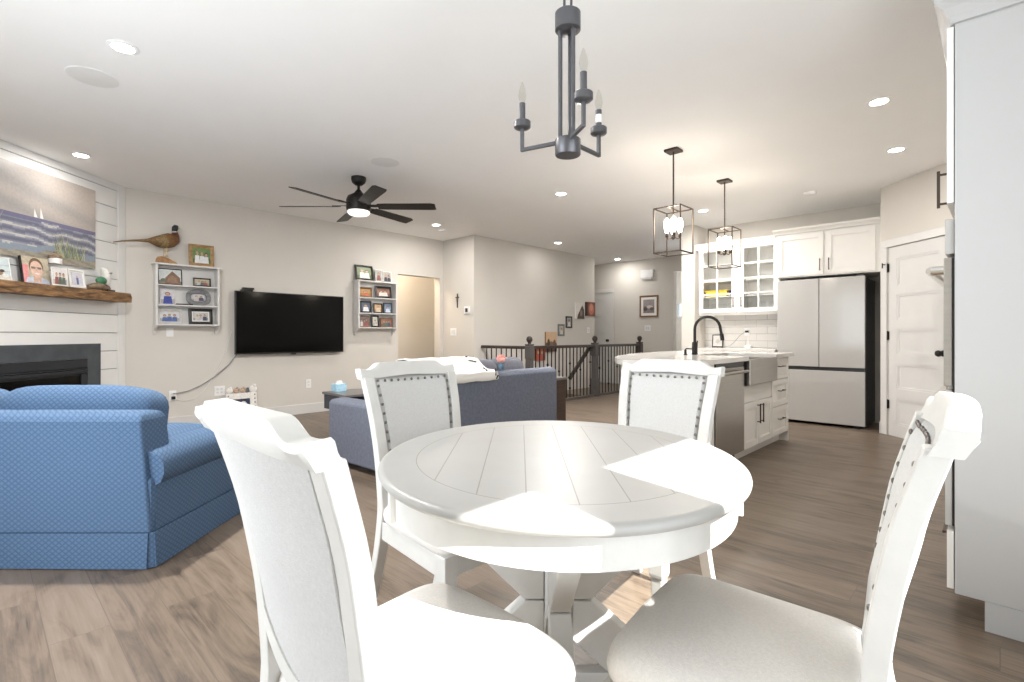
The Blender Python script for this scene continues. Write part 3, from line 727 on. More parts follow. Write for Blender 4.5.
def art_portrait():
    return [([(0,0),(1,0),(1,1),(0,1)], (.50,.44,.33)), ([(0,0),(.18,0),(.2,.65),(0,.7)], (.72,.28,.28)), ([(.8,0),(1,0),(1,.6),(.85,.5)], (.45,.40,.30)),
            ([(.05,0),(.98,0),(.9,.17),(.65,.25),(.36,.25),(.12,.2)], (.52,.56,.66)), ([(.34,.05),(.66,.05),(.62,.35),(.38,.35)], (.58,.38,.29)),
            (ell(.5,.64,.27,.33,20), (.16,.09,.05)), (ell(.5,.55,.235,.31,20), (.72,.50,.40)),
            ([(.30,.63),(.46,.63),(.46,.55),(.31,.55)], (.18,.15,.13)), ([(.54,.63),(.70,.63),(.69,.55),(.54,.55)], (.18,.15,.13)), ([(.46,.61),(.54,.61),(.54,.59),(.46,.59)], (.15,.12,.1)),
            ([(.47,.56),(.53,.56),(.545,.46),(.455,.46)], (.62,.39,.30)), (ell(.5,.385,.095,.035), (.80,.74,.70)), ([(.40,.40),(.60,.40),(.56,.412),(.44,.412)], (.48,.2,.18)), ([(.42,.12),(.5,.02),(.58,.12)], (.62,.42,.33))]
def art_bird():
    return [([(0,0),(1,0),(1,1),(0,1)], (.56,.64,.66)), ([(0,.62),(1,.66),(1,.68),(0,.64)], (.35,.42,.45)), ([(0,.36),(1,.38),(1,.40),(0,.38)], (.38,.45,.47)), ([(0,0),(1,0),(1,.16),(0,.12)], (.62,.60,.55)),
            (ell(.45,.28,.26,.10), (.33,.20,.11)), (ell(.68,.40,.10,.07), (.07,.05,.04)), ([(.74,.40),(.9,.38),(.74,.36)], (.30,.2,.1)), (ell(.35,.34,.15,.05), (.18,.11,.08)), (ell(.78,.2,.13,.09), (.72,.73,.70)), ([(.3,.2),(.34,.2),(.3,.06),(.27,.06)], (.2,.12,.08))]
def art_cottage():
    return [([(0,0),(1,0),(1,1),(0,1)], (.62,.66,.66)), ([(0,0),(1,0),(1,.2),(0,.22)], (.22,.20,.16)), ([(.25,0),(.95,0),(.95,.45),(.60,.90),(.28,.42)], (.22,.13,.09)), ([(.35,.1),(.85,.1),(.80,.42),(.6,.62),(.4,.40)], (.30,.19,.13)), (ell(.2,.25,.14,.12), (.15,.17,.12))]
def art_land(sky, land, blob):
    return [([(0,0),(1,0),(1,1),(0,1)], sky), ([(0,0),(1,0),(1,.42),(.7,.5),(.4,.40),(0,.48)], land), (ell(.5,.35,.22,.18), blob), (ell(.25,.45,.12,.2), tuple(c*.6 for c in land)), (ell(.78,.45,.12,.16), tuple(c*.7 for c in blob))]
def picture_mesh(wd, ht, shapes, y):
    g = MB()
    for i, (poly, col) in enumerate(shapes):
        yy = y - .00025*i
        g.add([(min(1,max(0,px))*wd-wd/2, yy, min(1,max(0,pz))*ht) for px, pz in poly], [tuple(range(len(poly)))], col)
    g.add([(-wd/2,y+.002,0),(wd/2,y+.002,0),(wd/2,y+.002,ht),(-wd/2,y+.002,ht)], [(0,1,2,3)], (.2,.2,.2))
    return g
def picture(name, label, cat, wd, ht, loc, rz, fw, fm, art, matw=0., depth=.018, tilt=0., group=None, oval=False, back_y=True):
    """framed picture: front faces local -y, origin at the middle of its lower back edge"""
    t = thing(name, label, cat, loc, rz, group); t.rotation_euler = (radians(-tilt), 0, rz)
    iw, ih = wd-2*fw, ht-2*fw
    if fw > 0:
        g = MB()
        if oval:
            n = 28; rs = []
            for k in range(n+1):
                a = 2*pi*k/n; c_ = math.copysign(abs(cos(a))**.75, cos(a)); s_ = math.copysign(abs(sin(a))**.75, sin(a))
                o_ = (wd/2*c_, ht/2+ht/2*s_); i_ = ((wd/2-fw)*c_, ht/2+(ht/2-fw)*s_)
                rs.append([(o_[0],-.002,o_[1]),(o_[0],-depth,o_[1]),(i_[0],-depth-.004,i_[1]),(i_[0],-.002,i_[1])])
            g.rings(rs, cap=False)
        else:
            o_ = [(-wd/2,0),(wd/2,0),(wd/2,ht),(-wd/2,ht)]; i_ = [(-iw/2,fw),(iw/2,fw),(iw/2,ht-fw),(-iw/2,ht-fw)]
            rs = []
            for k in range(5):
                a, b_ = o_[k%4], i_[k%4]; mid = ((a[0]*.4+b_[0]*.6), (a[1]*.4+b_[1]*.6))
                rs.append([(a[0],0,a[1]),(a[0],-depth*.8,a[1]),(mid[0],-depth,mid[1]),(b_[0],-depth*.7,b_[1]),(b_[0],0,b_[1])])
            g.rings(rs, cap=False)
        g.build('frame_border', fm, t)
    else:
        box(-wd/2, wd/2, -depth, 0, 0, ht).build('canvas_block', fm, t); iw, ih = wd, ht
    if matw:
        box(-iw/2, iw/2, -depth*.5, -depth*.4, fw, ht-fw).build('mat_board', 'mat_board', t)
    pw_, ph_ = iw-2*matw, ih-2*matw
    if oval: pw_ *= .86; ph_ *= .82
    yy = -depth*.5-.003 if fw > 0 else -depth-.003
    o = picture_mesh(pw_, ph_, art, yy).build('picture_print', 'printed_picture', t); o.location.z = fw+matw if not oval else (ht-ph_)/2
    return t
rng = random.Random(3)

# seascape above the mantel
def seascape():
    g = MB(); Wd, Ht = 2.02, .80; nx, ny = 90, 64
    def colr(u, v):
        wv = .012*sin(u*19)+.008*sin(u*43+1)+.006*sin(u*7)
        if v > .47:
            k = (v-.47)/.53; n = .5+.5*sin(u*9+v*13+2*sin(v*7+u*3)); n2 = .5+.5*sin(u*17-v*9+1.5*sin(u*11))
            warm = max(0, min(1, (u-.35)*1.6))*(.6+.4*n)
            base = [.33+.12*n, .32+.10*n, .315+.08*n]
            w_ = [.43+.07*n2, .37+.06*n2, .33+.05*n2]
            return tuple(base[i]*(1-warm*.75)+w_[i]*warm*.75 for i in range(3))
        if v > .43+wv*.3: return (.16,.155,.25)
        if v > .14+wv*1.5+.03*u:
            s = sin((v+wv*1.6+.03*u)*62+sin(u*6)*1.4); 
            if s > .82: return (.50,.50,.48)
            if s > .35: return (.32,.32,.37)
            if s < -.6: return (.14,.145,.21)
            return (.205,.215,.28)
        if v > .10+wv*2: return (.24,.29,.35)
        return (.34,.30,.24) if sin(u*60+v*90) > -.2 else (.26,.24,.19)
    for j in range(ny):
        for i in range(nx):
            a, b_ = i/nx, (i+1)/nx; c0, d0 = j/ny, (j+1)/ny
            g.add([(a*Wd,0,c0*Ht),(b_*Wd,0,c0*Ht),(b_*Wd,0,d0*Ht),(a*Wd,0,d0*Ht)], [(0,1,2,3)], colr((a+b_)/2,(c0+d0)/2))
    def blades(cx_, z0, n, hmax):
        r2 = random.Random(int(cx_*100))
        for k in range(n):
            x = cx_+r2.uniform(-.17,.17); h_ = r2.uniform(.4,1)*hmax; l = r2.uniform(-.5,.5)*h_
            col = r2.choice([(.22,.27,.13),(.33,.34,.20),(.14,.17,.10),(.45,.43,.26)])
            g.add([(x-.006,-.0006-.00003*k,z0),(x+.006,-.0006-.00003*k,z0),(x+l,-.0006-.00003*k,z0+h_)], [(0,1,2)], col)
    blades(1.72, .06, 46, .26); blades(.82, .10, 46, .36); blades(.2, .05, 30, .3)
    for x, h_ in ((1.34,.075),(1.40,.1)): g.add([(x,-.0007,.378),(x+.035,-.0007,.378),(x+.005,-.0007,.378+h_)], [(0,1,2)], (.80,.79,.76))
    return g
t = thing('seascape_painting', 'large beach seascape painting with dune grass above the wooden mantel', 'painting', fp(-.464-2.02, .005, 1.775), FR)
box(0, 2.02, -.030, 0, 0, .80).build('canvas', 'mat_board', t)
o = seascape().build('painted_face', 'painted_canvas', t); o.location.y = -.0315

# ------------------------------------------------------------------ fireplace
t = thing('fireplace', 'dark slate fireplace surround with black metal firebox below the mantel', 'fireplace', fp(0, 0), FR)
g = MB(); S0, S1 = -2.62, -.378
g.box(S0, -2.455, -.022, -.001, .001, 1.012); g.box(-.543, S1, -.022, -.001, .001, 1.012); g.box(-2.455, -.543, -.022, -.001, .860, 1.012)
g.build('surround', 'slate', t)
g = MB(); g.box(-2.453, -.545, -.005, -.001, .02, .858); g.build('firebox_back', 'firebox', t)
g = MB(); g.box(-2.45, -.548, -.024, -.006, .775, .856); g.build('hood', 'firebox', t, bevel=.003)
g = MB(); g.box(-2.45, -.548, -.034, -.006, .720, .752); g.box(-2.45, -.548, -.028, -.006, .757, .770); g.build('louver', 'firebox', t, bevel=.003)
g = MB(); g.box(-2.45, -2.38, -.022, -.006, .03, .712); g.box(-.62, -.548, -.022, -.006, .03, .712); g.build('door_frame', 'firebox', t, bevel=.003)
box(-2.378, -.622, -.014, -.008, .05, .70).build('glass_door', 'screen_black', t)
t = thing('mantel_shelf', 'rustic brown wooden beam mantel on the white shiplap wall', 'mantel', fp(0, 0), FR)
g = MB(); n = 40; rs = []
for i in range(n+1):
    x = -2.75+(2.75-.175)*i/n; j = lambda k: .004*sin(i*2.1+k*1.3)+.003*sin(i*.9+k)
    rs.append([(x,-.002,1.452+j(0)*.3),(x,-.19+j(1),1.452+j(2)),(x,-.2+j(3),1.50),(x,-.19+j(4),1.547),(x,-.002,1.548)])
g.rings(rs); g.build('beam', 'rustic_beam', t, smooth=False)
MZ = 1.5495
FRZ = FR
GM = 'photos and keepsakes on the mantel'
picture('photo_print', 'photo card of a brown bird on pale planks, at left end of the mantel', 'photo', .235, .20, fp(-1.505, .075, MZ), FRZ, .008, 'frame_white', art_bird(), depth=.012, tilt=9, group=GM)
picture('canvas_portrait', 'portrait canvas of a smiling man in glasses on the mantel', 'photo', .255, .235, fp(-1.185, .085, MZ), FRZ, 0, 'frame_black', art_portrait(), depth=.025, tilt=8, group=GM)
picture('photo_print', 'small white photo card of a group leaning on the lidded jar', 'photo', .165, .165, fp(-1.03, .167, MZ), FRZ, .012, 'frame_white', art_person(rng, (.72,.68,.66), 3), depth=.008, tilt=4, group=GM)
t = thing('jar', 'clear glass jar with white band and rusty lid behind a photo card', 'jar', fp(-1.0, .098, MZ), FRZ, GM)
MB().lathe([(.040,0),(.046,.01),(.046,.175),(.042,.195),(.042,.205)], seg=20).build('glass_body', 'clear_glass', t, smooth=True)
MB().lathe([(.050,.205),(.050,.250),(.046,.254)], seg=20).build('band', 'ornament_white', t, smooth=True)
MB().lathe([(.044,.254),(.05,.26),(.05,.28),(.03,.292),(.012,.30),(.014,.315),(.004,.32)], seg=20).build('lid', 'driftwood', t, smooth=True)
picture('framed_photo', 'white framed photo of a standing figure, right of the lidded jar', 'photo', .185, .185, fp(-.745, .09, MZ), FRZ, .02, 'frame_white', [([(0,0),(1,0),(1,1),(0,1)], (.62,.62,.70)), ([(.4,.05),(.6,.05),(.62,.6),(.4,.6)], (.12,.14,.30)), (ell(.5,.7,.07,.09), (.55,.38,.3))], matw=.012, depth=.016, tilt=9, group=GM)
t = thing('candle_holder', 'small black candle holder between two photos on the mantel', 'candle holder', fp(-.888, .05, MZ), FRZ, GM)
MB().lathe([(.026,0),(.028,.006),(.010,.02),(.010,.05),(.026,.06),(.028,.085)], seg=16).build('holder', 'black_metal', t, smooth=True)
MB().lathe([(.02,.085),(.02,.115)], seg=14).build('candle', 'black_plastic', t, smooth=True)
t = thing('figurine', 'white bird figurine on driftwood with a green ball, right end of the mantel', 'figurine', fp(-.47, .09, MZ), FRZ, GM)
g = MB(); g.tube([(-.16,0,.028),(-.08,-.01,.045),(0,0,.05),(.09,.01,.04),(.12,0,.03)], [.026,.042,.046,.038,.02], 12, flat=.8); g.build('driftwood', 'driftwood', t, smooth=True)
MB().ball((.0,-.01,.105), .052, .045, .042).build('green_dome', 'green_glaze', t, smooth=True)
g = MB(); g.tube([(.085,.0,.075),(.080,.0,.13),(.070,.0,.185),(.045,.0,.225),(.02,.0,.235)], [.020,.040,.042,.030,.012], 12); g.build('bird_body', 'ornament_white', t, smooth=True)
g = MB(); g.tube([(.06,-.035,.19),(.10,-.03,.195),(.125,-.01,.185)], [.008,.016,.006], 8, flat=.5); g.build('wing', 'frame_grey', t, smooth=True)
box(.06, .155, -.035, .035, 0, .022).build('base', 'black_plastic', t, bevel=.004)

# ------------------------------------------------------------------ TV, cords, outlets
t = thing('television', 'large black flat-screen television mounted on the grey wall', 'television', (3.0, TY, 0))
X0, X1, Z0, Z1 = 2.262-3.0, 3.728-3.0, .853, 1.661
box(X0, X1, -.085, -.045, Z0, Z1).build('housing', 'black_plastic', t, bevel=.004)
box(X0+.012, X1-.012, -.0875, -.0855, Z0+.018, Z1-.012).build('screen', 'screen_black', t)
box(-.2, .2, -.044, -.001, 1.1, 1.4).build('wall_mount', 'black_metal', t)
box(-.03, .03, -.082, -.05, Z0-.012, Z0).build('sensor', 'black_plastic', t)
t = thing('webcam', 'small black camera bar sitting on top of the television', 'camera', (2.40, TY-.065, Z1+.001))
box(-.07, .07, -.03, .03, .0, .018).build('bracket', 'black_plastic', t, bevel=.003); box(-.055, .085, -.035, .02, .019, .045).build('body', 'black_plastic', t, bevel=.006)
def outlet(label, loc, rz, w_=.075, h_=.12, gang=1, switch=False, name='wall_outlet', group=None):
    t = thing(name, label, 'switch' if switch else 'outlet', loc, rz, group)
    box(-w_/2, w_/2, -.007, -.0005, -h_/2, h_/2).build('cover_plate', 'outlet_white', t, bevel=.002)
    for k in range(gang):
        x = (k-(gang-1)/2)*.046
        if switch: box(x-.015, x+.015, -.011, -.0072, -.032, .032).build('rocker', 'trim_white', t, bevel=.002)
        else:
            for z in (-.022, .022): box(x-.015, x+.015, -.0095, -.0072, z-.016, z+.016).build('socket', 'speaker_cloth', t, bevel=.003)
            g = MB()
            for z in (-.022, .022):
                for s in (-.006, .006): g.box(x+s-.0016, x+s+.0016, -.0101, -.0096, z-.006, z+.008)
            g.build('slots', 'gap_dark', t)
    return t
outlet('white wall outlet with two cords plugged in, left of the beaded frame', (1.605, TY, .385), 0)
outlet('wide white double outlet just left of the beaded picture frame', (2.105, TY, .405), 0, .12, .12, 2)
outlet('white wall outlet right of the beaded frame, below the television', (3.24, TY, .417), 0)
outlet('white blank cover plate right under the left photo shelf', (1.577, TY, 1.13), 0, .075, .10, 0)
outlet('white light switch on the narrow wall under the thermostat', (5.65, 6.77, 1.152), radians(-90), .15, .12, 2, True, 'light_switch')
outlet('white light switch at the hall corner right of the canvases', (8.87, 6.25, 1.20), 0, .09, .12, 1, True, 'light_switch')
outlet('white light switch on the far hall wall below the landscape print', (10.05, 5.52, 1.25), radians(-90), .15, .12, 2, True, 'light_switch')
outlet('white switch plate seen through the doorway beside the right photo shelf', (5.42, 8.35, 1.15), 0, .08, .12, 1, True, 'light_switch')
t = thing('power_cord', 'dark cord sagging down the wall from the television to the outlet', 'cord', (1.6, TY, .4))
g = MB(); P = [(2.30,.853),(2.20,.72),(2.05,.585),(1.90,.49),(1.76,.43),(1.66,.415),(1.61,.412)]
g.tube([(x-1.6, -.021, z-.4) for x, z in P], .006, 6); g.build('cable', 'cord_grey', t, smooth=True)
box(-.012, .028, -.04, -.011, -.055, -.02).build('plug', 'black_plastic', t, bevel=.005)
t = thing('power_cord', 'thin pale cord hanging in a loop from behind the television', 'cord', (1.6, TY, .4))
g = MB(); P = [(2.24,1.15),(2.20,1.0),(2.17,.86),(2.10,.70),(2.02,.56),(1.93,.42),(1.83,.335),(1.72,.31),(1.66,.335),(1.63,.36)]
g.tube([(x-1.6, -.009, z-.4) for x, z in P], .0032, 6); g.build('cable', 'speaker_cloth', t, smooth=True)
# beaded picture frame leaning on the wall
t = thing('beaded_frame', 'cream beaded picture frame with figurines on top, standing on the floor', 'picture frame', (2.345, 6.985, .001)); t.rotation_euler = (radians(-6), 0, 0)
wd, ht = .37, .36
g = MB(); g.box(-wd/2, -wd/2+.085, -.03, 0, 0, ht); g.box(wd/2-.085, wd/2, -.03, 0, 0, ht); g.box(-wd/2+.085, wd/2-.085, -.03, 0, 0, .085); g.box(-wd/2+.085, wd/2-.085, -.03, 0, ht-.075, ht); g.build('frame_border', 'ornament_white', t, bevel=.004)
o = picture_mesh(.20, .20, [([(0,0),(1,0),(1,1),(0,1)], (.03,.035,.08)), (ell(.2,.45,.13,.3), (.62,.52,.47)), (ell(.62,.6,.2,.25), (.50,.62,.70)), (ell(.5,.2,.35,.2), (.62,.50,.46)), (ell(.6,.75,.12,.1), (.75,.7,.66))], -.015).build('picture_print', 'printed_picture', t); o.location.z = .085
g = MB()
for k in range(7):
    for s in (-1, 1): g.ball((s*(wd/2-.028), -.031, .03+.05*k), .008, .004, .008, 8, 5)
for k in range(5): g.ball((-.12+.06*k, -.031, .035), .008, .004, .008, 8, 5)
g.build('beads', 'frame_black', t, smooth=True)
for x, r_, m_ in ((-.14,.040,'ornament_white'),(-.06,.036,'ornament_tan'),(.02,.036,'ornament_tan'),(.07,.03,'frame_grey'),(.145,.048,'ornament_white')):
    g = MB().ball((x,-.016,ht+r_*.9), r_, .016, r_, 12, 8); g.ball((x+r_*.3,-.022,ht+r_*1.75), r_*.45, .014, r_*.45, 10, 6); g.build('ornament', m_, t, smooth=True)

# ------------------------------------------------------------------ wall shelves with photos
def photo_shelf(label, xl, xr, zb, zt, shelves):
    t = thing('wall_shelf', label, 'shelf', ((xl+xr)/2, TY, zb)); w_ = xr-xl; h_ = zt-zb
    D = .135
    for s in (-1, 1):
        x = s*(w_/2-.0125)
        g = MB(); g.prism_axis([(-.001,-.10),(-.045,-.10),(-.05,-.06),(-.075,-.045),(-D,-.0),(-D,h_),(-.001,h_)], 'x', x-.0125, x+.0125); g.build('side_panel', 'trim_white', t, bevel=.002)
    box(-w_/2+.026, w_/2-.026, -.012, -.001, -.02, h_-.021).build('back_panel', 'trim_white', t)
    for z in shelves: box(-w_/2+.026, w_/2-.026, -D+.003, -.0125, z-zb-.016, z-zb).build('shelf_board', 'trim_white', t, bevel=.002)
    box(-w_/2-.02, w_/2+.02, -D-.012, -.001, h_, h_+.02).build('top_board', 'trim_white', t, bevel=.003)
    return t
photo_shelf('white wall shelf holding photos left of the television, pheasant on top', 1.41, 2.07, 1.21, 1.905, (1.226, 1.452, 1.682))
photo_shelf('white wall shelf crowded with dark framed photos right of the television', 3.94, 4.62, 1.20, 1.905, (1.218, 1.437, 1.672))
G1 = 'photos on the wall shelf left of the television'
def sp(name, label, w_, h_, x, z, fw, fm, art, **k):
    return picture(name, label, 'photo', w_, h_, (x, TY-k.pop('off', .045), z+.0012), k.pop('rz', 0), fw, fm, art, **k)
sp('framed_photo', 'brown wood framed photo of a group, standing on top beside the pheasant', .27, .265, 1.895, 1.926, .04, 'frame_gold', art_person(rng, (.14,.22,.08), 3, (.72,.72,.74)), off=.05, tilt=5, group=G1)
sp('framed_photo', 'framed picture of a brown cottage, upper left of the left shelf', .24, .19, 1.57, 1.682, .010, 'frame_black', art_cottage(), off=.05, tilt=7, group=G1)
sp('framed_photo', 'small black framed photo, upper right of the left shelf', .19, .105, 1.895, 1.682, .016, 'frame_black', art_person(rng, (.45,.40,.30), 3), off=.06, tilt=6, group=G1)
sp('framed_photo', 'unframed photo of a figure in blue, middle row of the left shelf', .15, .185, 1.545, 1.452, .006, 'frame_white', art_person(rng, (.60,.58,.60), 1, (.05,.07,.30)), off=.05, tilt=8, group=G1)
sp('framed_photo', 'grey scalloped oval framed photo, middle row of the left shelf', .265, .195, 1.862, 1.452, .05, 'frame_grey', art_person(rng, (.55,.55,.58), 2), off=.05, tilt=6, group=G1, oval=True)
sp('framed_photo', 'silver framed photo of people in blue, lower left of the left shelf', .25, .175, 1.565, 1.226, .03, 'frame_silver', art_person(rng, (.62,.62,.62), 3, (.08,.13,.32)), off=.05, tilt=6, group=G1)
sp('framed_photo', 'dark grey wide framed photo, lower right of the left shelf', .255, .19, 1.885, 1.226, .034, 'frame_black', art_person(rng, (.50,.50,.49), 3), off=.05, tilt=6, group=G1, matw=.012)
t = thing('photo_tray', 'flat black tray lying on the middle board of the left shelf', 'tray', (1.70, TY-.085, 1.4527), 0, G1)
box(-.085, .085, -.035, .035, 0, .006).build('tray_base', 'black_plastic', t); g = MB(); g.box(-.085,.085,-.035,-.031,.0062,.014); g.box(-.085,.085,.031,.035,.0062,.014); g.build('tray_rim', 'black_plastic', t)
G2 = 'framed photos on the wall shelf right of the television'
sp('framed_photo', 'large black framed outdoor photo on top of the right wall shelf', .30, .235, 4.09, 1.926, .032, 'frame_black', art_person(rng, (.16,.22,.08), 2, (.7,.7,.68)), off=.05, tilt=9, group=G2)
sp('framed_photo', 'white framed portrait photo on top of the right shelf, beside the black frame', .115, .19, 4.335, 1.926, .014, 'frame_white', art_person(rng, (.40,.38,.35), 1), off=.05, tilt=7, group=G2)
sp('framed_photo', 'white framed photo of a couple at the right end atop the right shelf', .165, .175, 4.49, 1.926, .014, 'frame_white', art_person(rng, (.45,.42,.38), 2, (.06,.06,.08)), off=.045, tilt=7, group=G2)
sp('framed_photo', 'warm brown framed photo, upper left of the right wall shelf', .23, .155, 4.105, 1.672, .026, 'frame_brown', art_person(rng, (.45,.26,.10), 1, (.55,.15,.06)), tilt=6, group=G2)
sp('framed_photo', 'dark framed photo with two people, upper right of the right shelf', .29, .19, 4.42, 1.672, .034, 'frame_black', art_person(rng, (.28,.14,.10), 2, (.7,.66,.6)), tilt=5, group=G2)
sp('framed_photo', 'black framed photo of a figure in white, middle row left of the right shelf', .19, .18, 4.115, 1.437, .022, 'frame_black', art_person(rng, (.10,.13,.20), 1, (.72,.72,.74)), tilt=6, group=G2)
sp('framed_photo', 'black framed tan photo in the middle of the right shelf', .155, .155, 4.325, 1.437, .020, 'frame_black', art_person(rng, (.58,.36,.20), 1, (.62,.5,.36)), tilt=6, group=G2)
sp('framed_photo', 'black framed bluish photo, middle row right of the right shelf', .155, .17, 4.50, 1.437, .018, 'frame_black', art_person(rng, (.20,.28,.40), 1, (.55,.6,.7)), tilt=5, group=G2)
sp('framed_photo', 'mottled brown photo, lower left of the right wall shelf', .185, .17, 4.085, 1.218, .012, 'frame_brown', art_person(rng, (.22,.16,.15), 3), tilt=6, group=G2)
sp('framed_photo', 'narrow black framed photo with white mat, lower middle of the right shelf', .13, .185, 4.275, 1.218, .024, 'frame_black', art_person(rng, (.66,.64,.56), 1), tilt=5, group=G2, matw=.008)
sp('framed_photo', 'red-brown framed group photo, lower right of the right shelf', .215, .15, 4.475, 1.218, .014, 'frame_brown', art_person(rng, (.33,.16,.11), 3), tilt=5, group=G2)

# pheasant
t = thing('pheasant', 'stuffed ring-necked pheasant on a wooden block atop the left shelf', 'pheasant', (1.53, TY-.085, 1.9262), radians(17))
g = MB(); g.rings([[(-.105,-.045,0),(.105,-.045,0),(.105,.045,0),(-.105,.045,0)], [(-.10,-.042,.045),(.085,-.042,.020),(.085,.042,.020),(-.10,.042,.045)], [(-.085,-.035,.072),(-.01,-.035,.062),(-.01,.035,.062),(-.085,.035,.072)]])
g.build('wooden_base', 'wood_block', t, bevel=.008)
B = [(-.54,.160,.004),(-.46,.184,.007),(-.37,.205,.009),(-.28,.220,.012),(-.20,.232,.020),(-.15,.238,.036),(-.09,.240,.056),(-.03,.250,.068),(.03,.272,.070),(.07,.300,.058),(.085,.330,.042),(.083,.358,.031),(.078,.372,.027),(.076,.384,.026),(.076,.402,.027),(.080,.420,.030),(.090,.436,.027),(.105,.440,.016),(.113,.438,.008)]
tan, cop, dkc, wh, gr_ = (.30,.19,.085), (.27,.14,.05), (.15,.055,.025), (.78,.76,.72), (.012,.03,.028)
cols = [tan]*4+[(.30,.17,.07)]+[(.24,.16,.07), (.34,.24,.11), cop, (.24,.11,.04), dkc, dkc, (.14,.05,.05), wh, gr_, gr_, gr_, gr_, gr_]
g = MB(); g.tube([(x, -.004*i*.3+.0, z) for i, (x, z, r_) in enumerate(B)], [b_[2]*(1.22 if 4 < i < 10 else 1.1) for i, b_ in enumerate(B)], 14, cols=cols); g.build('body', 'feathers', t, smooth=True)
for s in (-1, 1):
    g = MB(); y = s*.022; g.tube([(-.02,y,.19),(-.012,y,.13),(-.03,y,.075),(-.03,y,.066)], [.014,.007,.005,.005], 8)
    for dx, dy in ((.035,.0),(.03,.012),(.03,-.012),(-.018,0)): g.tube([(-.03,y,.071),(-.03+dx,y+dy,.066-dx*.2)], .004, 6)
    g.build('leg', 'bone', t, smooth=True)
    g = MB(); g.ball((.092, s*.026, .424), .012, .005, .012, 10, 6); g.build('wattle', 'wattle', t, smooth=True)
    w_ = MB(); w_.ball((-.06, s*.058-.004, .250), .095, .016, .040, 16, 8, col=(.36,.24,.11)); w_.build('wing', 'feathers', t, smooth=True)
g = MB(); g.tube([(.108,-.004,.440),(.128,-.004,.434),(.140,-.004,.424)], [.009,.006,.001], 8); g.build('beak', 'bone', t, smooth=True)

# ------------------------------------------------------------------ hall wall art and fittings
GH = 'pictures stepping down the stair wall'
def hp(name, label, w_, h_, x, z, fw, fm, art, **k): return picture(name, label, 'picture', w_, h_, (x, 6.2495, z), 0, fw, fm, art, group=GH, **k)
hp('canvas_print', 'red and brown canvas lowest on the stair wall, behind the railing', .30, .28, 7.29, .62, 0, 'frame_brown', art_person(rng, (.28,.06,.04), 2, (.40,.09,.06)), depth=.025)
hp('canvas_print', 'tan and black canvas just above the stair railing', .33, .38, 7.62, .78, 0, 'frame_brown', art_land((.62,.42,.26), (.10,.06,.045), (.20,.12,.08)), depth=.025)
hp('framed_print', 'small grey framed print on the stair wall, left of the black one', .205, .235, 7.948, 1.08, .035, 'frame_grey', art_person(rng, (.45,.42,.36), 1, (.62,.6,.52)))
hp('framed_print', 'small black framed print between the grey frame and the canvases', .205, .235, 8.20, 1.24, .032, 'frame_black', art_person(rng, (.30,.28,.27), 1, (.66,.64,.62)), matw=.008)
hp('canvas_print', 'white canvas with a dark figure high on the stair wall', .28, .33, 8.55, 1.43, 0, 'mat_board', [([(0,0),(1,0),(1,1),(0,1)], (.70,.66,.62)), ([(.1,0),(1,0),(.95,.6),(.72,.85),(.5,.6),(.2,.25)], (.06,.045,.04)), (ell(.6,.35,.15,.2), (.22,.15,.12))], depth=.03)
hp('canvas_print', 'reddish portrait canvas at the hall corner, highest on the stair wall', .32, .29, 8.92, 1.50, 0, 'frame_black', [([(0,0),(1,0),(1,1),(0,1)], (.20,.07,.045)), (ell(.55,.5,.3,.42), (.50,.18,.12)), (ell(.55,.6,.18,.24), (.60,.28,.2)), ([(.0,.0),(.2,0),(.15,1),(0,1)], (.08,.03,.025))], depth=.03)
picture('framed_print', 'landscape print with white mat in dark frame on far hall wall', 'picture', .44, .47, (10.049, 5.49, 1.485), radians(-90), .035, 'frame_brown', [([(0,0),(1,0),(1,1),(0,1)], (.26,.22,.22)), ([(0,.5),(1,.55),(1,1),(0,1)], (.34,.30,.30)), (ell(.6,.45,.3,.12), (.60,.54,.52)), (ell(.2,.3,.2,.15), (.10,.08,.08)), (ell(.8,.3,.2,.12), (.14,.11,.11))], matw=.055, depth=.02)
t = thing('door_chime', 'white door chime box high on the far hall wall', 'chime', (10.05, 5.52, 2.44), radians(-90))
box(-.15, .15, -.055, -.001, -.11, .07).build('cover', 'outlet_white', t, bevel=.012); box(-.12, .12, -.05, -.001, -.135, -.111).build('base', 'speaker_cloth', t, bevel=.003)
t = thing('wall_cross', 'small dark metal crucifix on the narrow wall above the thermostat', 'cross', (5.65, 6.66, 1.66), radians(-90))
box(-.008, .008, -.014, -.001, -.10, .14).build('upright', 'bronze', t, bevel=.002); box(-.045, .045, -.013, -.002, .07, .086).build('crossbar', 'bronze', t, bevel=.002); MB().ball((0,-.016,.03), .009, .006, .05, 8, 6).build('figure', 'bronze', t, smooth=True)
t = thing('thermostat', 'small white thermostat with dark display on the narrow wall', 'thermostat', (5.65, 6.41, 1.515), radians(-90))
box(-.07, .07, -.022, -.001, -.06, .06).build('case', 'outlet_white', t, bevel=.006); box(-.03, .03, -.024, -.0222, -.035, .03).build('display', 'black_plastic', t)

